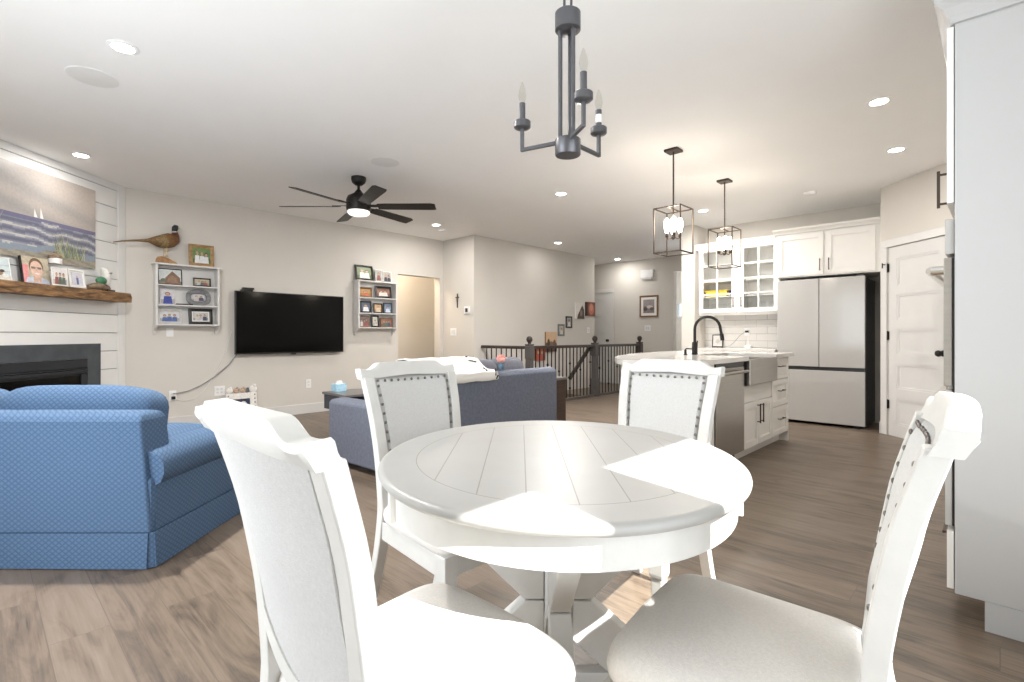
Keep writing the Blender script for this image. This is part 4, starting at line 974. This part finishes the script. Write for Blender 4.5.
# ------------------------------------------------------------------ stair railing
RT = .93
t = thing('stair_railing', 'dark wood stair railing with thin black metal balusters', 'railing', (HX0, HY0, 0))
p1, p2, p3 = (5.92, 5.27), (7.70, 5.28), (9.28, 5.28)
def L3(x, y, z): return (x-HX0, y-HY0, z)
def post(x, y, m_):
    T = Matrix.Translation(L3(x, y, 0))
    g = MB(); g.T = T; a = .045
    g.rings([[(-b_,-b_,z),(b_,-b_,z),(b_,b_,z),(-b_,b_,z)] for b_, z in ((.06,0),(.06,.30),(.052,.31),(.048,.33),(.045,.72),(.052,.74),(.052,.92),(.045,.935),(.052,.945),(.052,.96))])
    o = g.build('post', m_, t, bevel=.003)
    g = MB(); g.T = T; g.lathe([(.03,.96),(.024,.975),(.03,.985),(.046,1.01),(.05,1.035),(.044,1.06),(.025,1.078),(.006,1.083)], seg=16); g.build('finial', 'rail_wood', o, smooth=True)
post(*p1, 'newel_paint'); post(*p2, 'newel_paint'); post(*p3, 'rail_wood')
def rail(a, b_, z0, z1): MB().rings([[(L3(x,y,0)[0]-n_[0]*.032*w_, L3(x,y,0)[1]-n_[1]*.032*w_, z_+h_) for w_, h_ in ((-1,-.02),(1,-.02),(1,.01),(.6,.028),(-.6,.028),(-1,.01))] for (x, y), z_, n_ in ((a, z0, nrm(a,b_)), (b_, z1, nrm(a,b_)))]).build('handrail', 'rail_wood', t, bevel=.003)
def nrm(a, b_):
    d = hypot(b_[0]-a[0], b_[1]-a[1]); return (-(b_[1]-a[1])/d, (b_[0]-a[0])/d)
pw0 = (5.83, 6.248)
def inset(a, b_, i): 
    d = hypot(b_[0]-a[0], b_[1]-a[1]); return (a[0]+(b_[0]-a[0])*i/d, a[1]+(b_[1]-a[1])*i/d)
for a, b_, ia, ib in ((pw0, p1, .0, .046), (p1, p2, .046, .046), (p2, p3, .046, .046)):
    A, Bq = inset(a, b_, ia), inset(b_, a, ib)
    rail(A, Bq, RT-.028, RT-.028)
    g = MB(); g.bar(L3(*A, .0205), L3(*Bq, .0205), .07, .04); g.build('bottom_rail', 'newel_paint', t, bevel=.003)
    d = hypot(Bq[0]-A[0], Bq[1]-A[1]); n = max(2, int(d/.098))
    for k in range(1, n):
        x = A[0]+(Bq[0]-A[0])*k/n; y = A[1]+(Bq[1]-A[1])*k/n; T = Matrix.Translation(L3(x, y, 0))
        g = MB(); g.T = T; g.box(-.007,.007,-.007,.007,.041,.881)
        if k % 3 == 1:
            zz = .50 if k % 2 else .27
            for z in ((zz,) if k % 6 == 1 else (.62, .20)): g.lathe([(.008,-.022),(.017,-.012),(.019,0),(.017,.012),(.008,.022)], (0,0,z), 8)
        g.build('baluster', 'black_metal', t)
hr = (p2[0]-.05, p2[1]+.06)
g = MB(); g.bar(L3(hr[0], hr[1], .90), L3(hr[0]-.62, hr[1], .90-.55), .05, .055); g.build('stair_handrail', 'rail_wood', t, bevel=.006)

# ------------------------------------------------------------------ kitchen wall units
def shaker(mb, x0, x1, z0, z1, y, fr=.055, th=.02, rec=.009):
    """shaker front facing local -y at depth y"""
    mb.box(x0, x0+fr, y, y+th, z0, z1); mb.box(x1-fr, x1, y, y+th, z0, z1); mb.box(x0+fr, x1-fr, y, y+th, z0, z0+fr); mb.box(x0+fr, x1-fr, y, y+th, z1-fr, z1)
    mb.box(x0+fr, x1-fr, y+rec, y+th, z0+fr, z1-fr)
    b_ = .008
    mb.prism_axis([(x0+fr,z0+fr),(x1-fr,z0+fr),(x1-fr-b_,z0+fr+b_),(x0+fr+b_,z0+fr+b_)], 'y', y+.004, y+rec)
    mb.prism_axis([(x0+fr,z1-fr),(x0+fr+b_,z1-fr-b_),(x1-fr-b_,z1-fr-b_),(x1-fr,z1-fr)], 'y', y+.004, y+rec)
    return mb
def pull(parent, p, q_, m_='bronze', name='handle'):
    p, q_ = Vector(p), Vector(q_); g = MB(); o_ = Vector((0,-.028,0)); g.bar(p+o_, q_+o_, .010, .008); t_ = (q_-p).normalized()*.012
    g.bar(p+t_, p+t_+o_, .008, .008); g.bar(q_-t_, q_-t_+o_, .008, .008); return g.build(name, m_, parent)
KX = 7.797
def kthing(name, label, cat, x, y, group=None): return thing(name, label, cat, (x, y, 0), radians(-90), group)   # local x runs to -Y, local -y faces the room
# glass-door wall cabinet: local x 0..1.12 from Y=3.26 to 2.14
t = kthing('glass_cabinet', 'white kitchen wall cabinet with paned glass doors over the tiles', 'cabinet', KX, 3.262)
D = .32; Wc = 1.115
g = MB(); g.box(0,.02,-D,0,1.42,2.36); g.box(Wc-.02,Wc,-D,0,1.42,2.36); g.box(.02,Wc-.02,-D,0,1.42,1.44); g.box(.02,Wc-.02,-D,0,2.34,2.36); g.box(.02,Wc-.02,-.012,0,1.44,2.34); g.box(.54,.60,-D,-.012,1.44,2.34)
g.build('carcass', 'cabinet_white', t)
for x0, x1 in ((.02,.54), (.60,Wc-.02)):
    for z in (1.665, 1.89, 2.115): box(x0, x1, -D+.03, -.0125, z-.015, z).build('shelf', 'cabinet_white', t)
for x0, x1, hx in ((.006,.552,.515), (.588,1.11,.622)):
    g = MB(); y = -D-.022; fr = .066
    g.box(x0,x0+fr,y,y+.02,1.422,2.355); g.box(x1-fr,x1,y,y+.02,1.422,2.355); g.box(x0+fr,x1-fr,y,y+.02,1.422,1.482); g.box(x0+fr,x1-fr,y,y+.02,2.322,2.355)
    xm = (x0+x1)/2; g.box(xm-.010,xm+.010,y+.002,y+.018,1.482,2.322)
    for k in (1,2,3):
        z = 1.482+.84*k/4; g.box(x0+fr,x1-fr,y+.003,y+.017,z-.010,z+.010)
    dr = g.build('door', 'cabinet_white', t)
    box(x0+fr, x1-fr, y+.008, y+.011, 1.482, 2.322).build('glass', 'clear_glass', dr)
    pull(dr, (hx,y,1.50), (hx,y,1.64))
g = MB(); g.prism_axis([(0,2.36),(-D-.022,2.36),(-D-.03,2.40),(-D-.055,2.425),(-D-.06,2.445),(0,2.445)], 'x', -.04, Wc-.0); g.build('crown', 'cabinet_white', t)
box(0, Wc, -D, -D+.02, 1.385, 1.4195).build('light_rail', 'cabinet_white', t)
# things behind the glass
def inside(x, dy): return (KX-dy, 3.262-x)
x, y = inside(.21, .15); t2 = thing('serving_dish', 'yellow loaf dish on a shelf behind the left glass door', 'dish', (x, y, 1.6655), radians(-90))
g = MB(); g.rings([[(-.14,-.05,0),(.14,-.05,0),(.14,.05,0),(-.14,.05,0)],[(-.165,-.065,.085),(.165,-.065,.085),(.165,.065,.085),(-.165,.065,.085)]]); g.build('dish_body', 'yellow', t2, bevel=.008); box(-.175,.175,-.072,.072,.086,.098).build('lid', 'yellow', t2, bevel=.004)
x, y = inside(.45, .15); t2 = thing('serving_bowl', 'dark navy bowl beside the yellow dish behind glass', 'bowl', (x, y, 1.6655)); MB().lathe([(.035,0),(.06,.03),(.072,.085),(.068,.085),(.055,.035),(.01,.012)], seg=18).build('bowl_body', 'navy', t2, smooth=True); MB().lathe([(.03,-.0),(.033,.004)], seg=18).build('foot_ring', 'navy', t2)
def glass(label, x, dy, z, h_, r_, group, m_='clear_glass'):
    X, Y = inside(x, dy); t2 = thing('drinking_glass', label, 'glass', (X, Y, z), 0, group)
    MB().lathe([(r_*.75,0),(r_*.8,.004),(r_,h_),(r_-.003,h_),(r_*.72,.01),(.002,.01)], seg=14, cap=False).build('glass_body', m_, t2, smooth=True); MB().lathe([(r_*.7,.0005),(r_*.76,.008)], seg=14).build('glass_base', m_, t2)
GL = 'glasses on the lowest shelf behind the left glass door'
for k, x in enumerate((.10,.17,.24,.33,.40,.47)): glass('clear drinking glass on the bottom shelf behind the left glass door', x, .14+.05*(k % 2), 1.4412, .12, .030, GL)
GR = 'glasses on the lowest shelf behind the right glass door'
for k, x in enumerate((.66,.87,.95,1.02)): glass('clear drinking glass on the bottom shelf behind the right glass door', x, .14+.05*(k % 2), 1.4412, .13, .030, GR)
X, Y = inside(.745, .17); t2 = thing('glass_pitcher', 'tall clear pitcher behind the right glass door', 'pitcher', (X, Y, 1.4412))
MB().lathe([(.04,0),(.045,.01),(.05,.12),(.045,.17),(.05,.19),(.047,.19),(.04,.17),(.046,.12),(.04,.012)], seg=18, cap=False).build('pitcher_body', 'clear_glass', t2, smooth=True)
g = MB(); g.tube([(0,-.048,.15),(0,-.085,.14),(0,-.085,.07),(0,-.05,.05)], .006, 8); g.build('handle', 'clear_glass', t2, smooth=True)
# base cabinet with counter
t = kthing('base_cabinet', 'white kitchen base cabinet on the back wall under the glass cabinet', 'cabinet', KX, 3.298)
box(0, 1.18, -.58, 0, .10, .876).build('carcass', 'cabinet_white', t); box(0.02, 1.16, -.50, -.02, 0, .0995).build('toe_kick', 'cabinet_white', t)
for k in range(3):
    x0 = .008+.39*k; dr = shaker(MB(), x0, x0+.384, .11, .70, -.602).build('door', 'cabinet_white', t); pull(dr, (x0+.34,-.602,.52), (x0+.34,-.602,.66))
    dr = shaker(MB(), x0, x0+.384, .71, .868, -.602, fr=.04).build('drawer', 'cabinet_white', t); pull(dr, (x0+.13,-.602,.79), (x0+.25,-.602,.79))
t = kthing('countertop', 'pale quartz countertop along the tiled back wall', 'countertop', KX, 3.298)
box(0, 1.19, -.635, 0, .877, .915).build('slab', 'quartz', t, bevel=.004)
bs = MB()                                     # subway tile
bs.box(7.789, 7.7995, 2.075, 3.299, .9155, 1.4195)
struct('trim_3', bs, 'gap_dark')
tl = MB()
for r_ in range(5):
    z0 = .918+.1005*r_; off = .15 if r_ % 2 else 0; y = 3.296+off
    while y > 2.08:
        a, b_ = max(y-.297, 2.08), min(y, 3.297)
        if b_-a > .02: tl.box(7.783, 7.7888, a, b_, z0, min(z0+.0965, 1.4185))
        y -= .3
struct('trim_4', tl, 'tile_white', bevel=.001)
picture('framed_sign', 'small black framed white card on the back counter, behind the faucet', 'picture frame', .165, .19, (7.76, 3.095, .9165), radians(-90), .014, 'frame_black', [([(0,0),(1,0),(1,1),(0,1)], (.72,.70,.67)), (ell(.5,.45,.25,.2), (.55,.53,.5))], depth=.015, tilt=5)
t = kthing('phone_charger', 'white charger with its cord plugged into the backsplash outlet', 'charger', 7.7825, 2.672)
box(-.04, .04, -.006, -.0005, 1.09, 1.20).build('cover_plate', 'outlet_white', t, bevel=.002)
box(-.022, .022, -.035, -.0065, 1.135, 1.165).build('plug', 'black_plastic', t, bevel=.004)
g = MB(); g.tube([(-.02,-.03,1.15),(-.09,-.05,1.09),(-.16,-.06,1.0),(-.22,-.07,.94),(-.30,-.09,.921)], .004, 6); g.build('cable', 'cord_grey', t, smooth=True)
g = MB(); g.tube([(.012,-.03,1.145),(.03,-.045,1.08),(.03,-.06,1.0),(.04,-.08,.955)], .004, 6); g.build('charging_lead', 'outlet_white', t, smooth=True)
box(.0, .09, -.12, -.05, .9165, .955).build('charging_stand', 'outlet_white', t, bevel=.008)
# fridge
t = kthing('refrigerator', 'white glass French-door refrigerator with black sides', 'refrigerator', 7.78, 2.072)
Wf = .945
box(.006, Wf-.006, -.61, 0, .02, 1.775).build('body', 'fridge_black', t, bevel=.004)
box(.004, .470, -.68, -.618, .712, 1.79).build('door', 'fridge_white', t, bevel=.005)
box(.476, Wf-.004, -.68, -.618, .712, 1.79).build('door', 'fridge_white', t, bevel=.005)
box(.004, Wf-.004, -.68, -.618, .035, .668).build('freezer_drawer', 'fridge_white', t, bevel=.005)
box(.01, Wf-.01, -.655, -.611, .669, .711).build('grip_recess', 'fridge_black', t)
g = MB(); 
for x in (.05, Wf-.11): g.box(x, x+.06, -.66, -.02, 0, .0195)
g.build('foot', 'fridge_black', t)
for x in (.06, Wf-.06): box(x-.03, x+.03, -.66, -.56, 1.7905, 1.806).build('hinge_cover', 'fridge_black', t, bevel=.003)
t = kthing('wall_cabinet', 'white two-door cabinet above the refrigerator', 'cabinet', KX, 2.085)
Wc = 1.11; D = .68
box(0, Wc, -D, 0, 1.825, 2.375).build('carcass', 'cabinet_white', t)
for x0, x1, hx in ((.02,.535,.50), (.560,1.055,.595)):
    dr = shaker(MB(), x0, x1, 1.84, 2.355, -D-.021, fr=.06).build('door', 'cabinet_white', t, bevel=.002); pull(dr, (hx,-D-.021,1.885), (hx,-D-.021,2.03))
g = MB(); g.prism_axis([(0,2.3755),(-D-.022,2.3755),(-D-.03,2.395),(-D-.055,2.42),(-D-.06,2.44),(0,2.44)], 'x', -.03, Wc); g.build('crown', 'cabinet_white', t)
# ------------------------------------------------------------------ island
IY = 1.6
ix_ = lambda X: X-3.45
t = thing('island_end_panel', 'white end panel closing the left end of the kitchen island', 'panel', (3.86, IY, 0))
box(0, .085, .0, .62, .0, .876).build('board', 'cabinet_white', t, bevel=.002)
t = thing('island_back_panel', 'long white back panel along the far side of the kitchen island', 'panel', (3.86, IY+.622, 0))
box(0, 2.0, 0, .02, 0, .876).build('board', 'cabinet_white', t)
t = thing('sink_cabinet', 'white two-door island cabinet under the apron sink', 'cabinet', (3.45, IY, 0))
g = MB(); g.box(ix_(4.568), ix_(5.328), .022, .62, .10, .655); g.build('carcass', 'cabinet_white', t)
box(ix_(4.568), ix_(5.328), .085, .60, .0, .0995).build('toe_kick', 'cabinet_white', t)
for a, b_, hx in ((4.58,4.952,4.915), (4.958,5.325,5.0)):
    dr = shaker(MB(), ix_(a), ix_(b_), .105, .50, 0).build('door', 'cabinet_white', t, bevel=.002); pull(dr, (ix_(hx),0,.30), (ix_(hx),0,.475))
box(ix_(4.58), ix_(5.325), .004, .0215, .508, .655).build('false_front', 'cabinet_white', t, bevel=.002)
t = thing('drawer_cabinet', 'white three-drawer island cabinet right of the apron sink', 'cabinet', (3.45, IY, 0))
g = MB(); g.box(ix_(5.352), ix_(5.84), .022, .62, .656, .876); g.box(ix_(5.330), ix_(5.84), .022, .62, .10, .6555); g.box(ix_(5.8402), ix_(5.86), .0, .62, .0, .876); g.build('carcass', 'cabinet_white', t)
box(ix_(5.330), ix_(5.84), .085, .60, .0, .0995).build('toe_kick', 'cabinet_white', t)
for z0, z1 in ((.105,.385), (.395,.655), (.665,.868)):
    x0 = 5.335 if z1 < .7 else 5.356
    dr = shaker(MB(), ix_(x0), ix_(5.835), z0, z1, 0, fr=.05 if z1 < .8 else .035).build('drawer', 'cabinet_white', t, bevel=.002); zc = (z0+z1)/2+.02
    pull(dr, (ix_(5.50),0,zc), (ix_(5.67),0,zc))
# counter: clipped, rounded far-left corner, opening for the sink
t = thing('countertop', 'pale quartz island countertop with a cut-out for the apron sink', 'countertop', (3.45, IY, .878))
far = [(-.15,.42),(.0,.56),(.25,.74),(.55,.89),(.90,1.01),(1.25,1.09),(1.60,1.13)]
g = MB(); zt = .037
g.prism([(-.15,-.035),(ix_(4.6),-.035),(ix_(4.6),.43),(ix_(4.6),1.07)]+[p for p in far[::-1] if p[0] < ix_(4.6)-.05], 0, zt)
g.prism([(ix_(4.6),.43),(ix_(5.35),.43),(ix_(5.35),1.135),(1.60,1.13),(1.25,1.09),(ix_(4.6),1.07)], 0, zt)
g.prism([(ix_(5.35),-.035),(ix_(5.93),-.035),(ix_(5.93),1.14),(ix_(5.35),1.135)], 0, zt)
g.build('slab', 'quartz', t)
t = thing('farmhouse_sink', 'stainless steel apron-front sink set into the island', 'sink', (4.975, IY, .878))
g = MB(); g.box(-.372,.372,-.045,-.025,-.215,.012); g.build('apron', 'steel', t, bevel=.006)
g = MB(); g.box(-.372,.372,-.0245,.0,-.215,.005); g.box(-.372,-.355,.001,.425,-.215,.005); g.box(.355,.372,.001,.425,-.215,.005); g.box(-.354,.354,.41,.425,-.215,.005); g.box(-.354,.354,.001,.409,-.215,-.20); g.build('basin', 'steel', t)
MB().lathe([(.04,-.1995),(.045,-.196)], (0,.2,0), 18).build('drain', 'chrome', t, smooth=True)
t = thing('faucet', 'tall black gooseneck kitchen faucet on the island', 'faucet', (4.72, 2.10, .9155))
MB().lathe([(.03,0),(.032,.006),(.027,.012),(.026,.11),(.022,.115),(.018,.12)], seg=18).build('base', 'black_metal', t, smooth=True)
g = MB(); pts = [(0,0,.11),(0,0,.24)]+[(.0+.03*(1-cos(a))/2, -.115*(1-cos(a)), .24+.115*sin(a)) for a in [pi*i/12 for i in range(1,12)]]+[(.03,-.235,.22),(.032,-.24,.19)]
g.tube(pts, .0135, 12); g.build('spout', 'black_metal', t, smooth=True)
MB().tube([(.032,-.24,.195),(.034,-.248,.135)], [.018,.017], 12).build('spray_head', 'black_metal', t, smooth=True)
MB().tube([(.02,.0,.065),(.05,0,.07),(.058,0,.13)], [.008,.008,.006], 8).build('lever', 'black_metal', t, smooth=True)
t = thing('soap_dispenser', 'small black soap dispenser beside the island faucet', 'dispenser', (4.52, 2.10, .9155)); MB().lathe([(.018,0),(.019,.005),(.011,.01),(.011,.05)], seg=12).build('stem', 'black_metal', t, smooth=True); MB().tube([(0,0,.05),(0,-.01,.06),(0,-.07,.058)], .006, 8).build('nozzle', 'black_metal', t, smooth=True)
t = thing('dishwasher', 'stainless steel dishwasher built into the island', 'dishwasher', (3.955, IY, 0))
box(0, .605, .02, .60, .105, .874).build('body', 'black_plastic', t)
box(.004, .60, -.012, .0195, .11, .832).build('door', 'steel', t, bevel=.004)
box(.004, .60, -.008, .0195, .835, .872).build('control_strip', 'black_plastic', t, bevel=.003); box(.006, .598, .006, .0195, .8325, .8345).build('pocket', 'black_plastic', t)
g = MB(); g.tube([(.04,-.055,.795),(.565,-.055,.795)], .013, 10); g.tube([(.06,-.055,.795),(.06,-.011,.795)], .009, 8); g.tube([(.545,-.055,.795),(.545,-.011,.795)], .009, 8); g.build('handle', 'steel', t, smooth=True)
box(.01, .595, .07, .58, .0, .1045).build('kick_plate', 'black_plastic', t)

# ------------------------------------------------------------------ tall oven cabinet on the right
FYC = .126
t = thing('oven_cabinet', 'tall white cabinet with crown moulding at the right edge', 'cabinet', (2.59, OY+.003, 0))
Dp = FYC-(OY+.003)
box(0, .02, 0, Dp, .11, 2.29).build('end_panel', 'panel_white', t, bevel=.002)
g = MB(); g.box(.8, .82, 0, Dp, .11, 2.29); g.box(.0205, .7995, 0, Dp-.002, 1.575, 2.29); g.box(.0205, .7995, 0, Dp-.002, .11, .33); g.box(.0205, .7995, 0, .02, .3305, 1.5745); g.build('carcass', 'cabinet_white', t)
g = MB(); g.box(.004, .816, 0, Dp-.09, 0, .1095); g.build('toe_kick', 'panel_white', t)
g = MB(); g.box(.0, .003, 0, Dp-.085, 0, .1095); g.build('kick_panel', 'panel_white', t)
for x0, x1, hx in ((.003,.407,.37), (.413,.817,.45)):
    g = MB(); g.T = Matrix.Translation((0, 2*Dp+.024, 0)) @ Matrix.Scale(-1, 4, (0,1,0))
    shaker(g, x0, x1, 1.61, 2.285, Dp+.001); dr = g.build('door', 'cabinet_white', t)
g = MB(); g.bar((.035,Dp+.05,1.60),(.035,Dp+.05,1.745),.010,.010); g.bar((.035,Dp+.02,1.615),(.035,Dp+.05,1.615),.008,.008); g.bar((.035,Dp+.02,1.73),(.035,Dp+.05,1.73),.008,.008); g.build('handle', 'bronze', t)
g = MB(); g.T = Matrix.Translation((0, 2*Dp+.024, 0)) @ Matrix.Scale(-1, 4, (0,1,0)); shaker(g, .003, .817, .125, .345, Dp+.001); dr = g.build('drawer', 'cabinet_white', t)
g = MB(); g.bar((.3,Dp+.05,.25),(.5,Dp+.05,.25),.010,.010); g.bar((.31,Dp+.02,.25),(.31,Dp+.05,.25),.008,.008); g.bar((.49,Dp+.02,.25),(.49,Dp+.05,.25),.008,.008); g.build('handle', 'bronze', t)
pr = [(0,2.291),(.012,2.291),(.016,2.315),(.035,2.345),(.055,2.365),(.06,2.385),(0,2.385)]
g = MB(); n = len(pr)
loop = [lambda o_: (-o_, 0.), lambda o_: (-o_, Dp+o_), lambda o_: (.82+o_, Dp+o_), lambda o_: (.82+o_, 0.)]
rs = [[(*loop[k](o_), z) for o_, z in pr[1:-1]]+[(*loop[k](-.02), 2.385), (*loop[k](-.02), 2.291)] for k in range(4)]
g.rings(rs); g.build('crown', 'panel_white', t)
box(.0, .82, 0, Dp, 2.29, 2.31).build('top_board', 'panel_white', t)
t = thing('wall_oven', 'double wall oven with white panel and steel handles, seen edge on', 'oven', (2.615, OY+.03, 0))
Do = FYC-(OY+.03)
box(0.0, .77, 0, Do-.002, .335, 1.57).build('body', 'black_plastic', t)
box(-.003, .773, Do+.001, Do+.03, 1.415, 1.55).build('control_panel', 'fridge_white', t, bevel=.003)
box(-.003, .773, Do+.008, Do+.034, .90, 1.40).build('door', 'steel', t, bevel=.003)
box(0, .77, Do-.001, Do+.0075, .36, 1.40).build('gasket', 'black_plastic', t)
box(-.003, .773, Do+.008, Do+.030, .36, .885).build('door', 'fridge_white', t, bevel=.003)
for z in (1.355, .83):
    g = MB(); g.tube([(.02,Do+.075,z),(.75,Do+.075,z)], .016, 12)
    g.tube([(.03,Do+.03,z),(.03,Do+.075,z)], .018, 10); g.tube([(.74,Do+.03,z),(.74,Do+.075,z)], .018, 10); g.build('handle', 'chrome', t, smooth=True)

# ------------------------------------------------------------------ pendants over the island
def pendant(x, y, label):
    t = thing('pendant_light', label, 'pendant light', (x, y, 1.82), 0, 'lantern pendants over the island')
    a, z0, z1 = .128, 0, .402; b_ = .009
    g = MB(); g.box(-a,a,-a,-a+b_,z0,z0+b_) 
    for z in (z0, z1-b_):
        g.box(-a,a,-a,-a+b_,z,z+b_); g.box(-a,a,a-b_,a,z,z+b_); g.box(-a,-a+b_,-a,a,z,z+b_); g.box(a-b_,a,-a,a,z,z+b_)
    for sx in (-a, a-b_):
        for sy in (-a, a-b_): g.box(sx,sx+b_,sy,sy+b_,z0,z1)
    g.box(-a,a,-.005,.005,z1-.07,z1-.06) if False else g.box(-a,a,-.0045,.0045,z1-b_,z1)
    g.build('cage', 'bronze', t)
    g = MB(); g.tube([(0,0,z1-.25),(0,0,H-1.82-.02)], .007, 8); g.build('rod', 'bronze', t)
    g = MB(); g.box(-.062,.062,-.062,.062,H-1.82-.022,H-1.82-.0005); g.build('canopy', 'bronze', t, bevel=.003)
    MB().lathe([(.008,.13),(.02,.14),(.02,.152),(.01,.16)], seg=12).build('hub', 'bronze', t, smooth=True)
    for k in range(4):
        an = radians(90*k+30); c_, s_ = cos(an)*.055, sin(an)*.055
        g = MB(); g.tube([(0,0,.145),(c_*.8,s_*.8,.135),(c_,s_,.15)], .005, 6); arm = g.build('arm', 'bronze', t, smooth=True)
        MB().lathe([(.012,.148),(.014,.155),(.012,.185)], (c_,s_,0), 10).build('socket', 'bronze', arm, smooth=True)
        MB().lathe([(.010,.185),(.019,.21),(.026,.25),(.024,.285),(.014,.312),(.004,.322)], (c_,s_,0), 14).build('bulb', 'bulb_on', arm, smooth=True)
    l = bpy.data.lights.new('pendant_glow', 'POINT'); l.energy = 1.1; l.color = (1, .86, .70); l.shadow_soft_size = .06
    lo = bpy.data.objects.new('pendant_glow', l); C.objects.link(lo); lo.parent = t; lo.location = (0, 0, .33)
    return t
pendant(4.28, 2.10, 'bronze open-cage lantern pendant, the nearer one over the island')
pendant(5.50, 2.12, 'bronze open-cage lantern pendant, the farther one over the island')

# ------------------------------------------------------------------ ceiling fan
t = thing('ceiling_fan', 'black six-blade ceiling fan in front of the television wall', 'ceiling fan', (2.76, 4.84, 2.34))
Hf = H-2.34
MB().lathe([(.035,Hf-.085),(.065,Hf-.06),(.075,Hf-.03),(.075,Hf-.001)], seg=24).build('canopy', 'black_metal', t, smooth=True)
MB().lathe([(.014,.22),(.014,Hf-.08)], seg=12).build('downrod', 'black_metal', t, smooth=True)
MB().lathe([(.11,.05),(.125,.06),(.125,.16),(.11,.20),(.05,.235),(.03,.26),(.018,.275)], seg=32).build('motor_housing', 'black_metal', t, smooth=True)
MB().lathe([(.05,.0),(.095,.012),(.112,.03),(.112,.049)], seg=32).build('light_lens', 'opal', t, smooth=True)
for k in range(6):
    an = radians(14+60*k); R = Matrix.Rotation(an, 4, 'Z') @ Matrix.Translation((0,0,.098)) @ Matrix.Rotation(radians(-13), 4, 'X')
    g = MB(); g.T = R; g.prism([(.20,-.055),(.28,-.062),(.76,-.068),(.80,-.05),(.80,.06),(.76,.066),(.28,.058),(.20,.05)], -.004, .004); bl = g.build('blade', 'black_metal', t)
    g = MB(); g.T = R; g.box(.10,.27,-.022,.022,.0045,.012); g.build('blade_arm', 'black_metal', bl)
# ------------------------------------------------------------------ recessed lights, speakers, detectors
def can_light(x, y, label, watts=38, temp=(1, .965, .92)):
    t = thing('recessed_light', label, 'ceiling light', (x, y, H), 0, 'recessed ceiling lights')
    MB().lathe([(.068,-.006),(.078,-.003),(.078,-.0003)], seg=28).build('trim_ring', 'ceiling_paint', t, smooth=True)
    MB().lathe([(.050,-.0085),(.055,-.0065)], seg=28).build('lens', 'lens_on', t, smooth=True)
    l = bpy.data.lights.new('downlight', 'AREA'); l.shape = 'DISK'; l.size = .13; l.energy = watts; l.color = temp
    lo = bpy.data.objects.new('downlight', l); C.objects.link(lo); lo.parent = t; lo.location = (0, 0, -.012)
can_light(.584, 3.628, 'lit recessed light nearest the viewer, next to the round speaker', 22)
can_light(.669, 6.078, 'lit recessed light close to the shiplap fireplace wall', 1.0)
can_light(4.744, 6.087, 'lit recessed light beyond the fan, near the doorway', 4.5)
can_light(4.391, .617, 'lit recessed light nearest the tall white cabinet', 2.4)
can_light(5.634, .667, 'lit recessed light in front of the pantry door', 1.3)
can_light(4.704, 3.696, 'lit recessed light in mid ceiling between fan and pendants', 19)
can_light(7.172, 5.703, 'lit recessed light washing the wall above the stair railing', .7)
can_light(9.60, 6.00, 'lit recessed light in the far hall by the door', 1.8)
can_light(6.645, 2.843, 'lit recessed light between the two lantern pendants', 8)
def round_flat(name, label, cat, x, y, r_, h_, m_, group=None):
    t = thing(name, label, cat, (x, y, H), 0, group)
    MB().lathe([(r_,-h_*.6),(r_+.006,-h_*.3),(r_+.006,-.0003)], seg=36).build('rim', 'ceiling_paint', t, smooth=True)
    MB().lathe([(r_*.9,-h_),(r_-.001,-h_*.61)], seg=36).build('grille', m_, t, smooth=True)
round_flat('ceiling_speaker', 'round flush white ceiling speaker at far left near a recessed light', 'speaker', .52, 4.19, .135, .006, 'speaker_cloth', 'flush ceiling speakers')
round_flat('ceiling_speaker', 'round flush white ceiling speaker above the ceiling fan', 'speaker', 2.691, 4.232, .135, .006, 'speaker_cloth', 'flush ceiling speakers')
round_flat('smoke_detector', 'white smoke detector on the kitchen ceiling in front of the cabinets', 'smoke detector', 6.655, 1.588, .06, .03, 'outlet_white')
round_flat('smoke_detector', 'white smoke detector beside the recessed light near the doorway', 'smoke detector', 5.034, 6.309, .06, .03, 'outlet_white')
# unseen fitting, added to supply warm light in the passage beyond the doorway
t = thing('added_passage_light', 'unseen flush ceiling light added to warm the passage beyond the doorway', 'ceiling light', (5.0, 7.75, H))
MB().lathe([(.14,-.05),(.16,-.03),(.16,-.0005)], seg=24).build('shade', 'lens_on', t, smooth=True)
l = bpy.data.lights.new('passage_fill', 'POINT'); l.energy = 7; l.color = (1, .80, .56); l.shadow_soft_size = .1
lo = bpy.data.objects.new('passage_fill', l); C.objects.link(lo); lo.parent = t; lo.location = (0, 0, -.15)
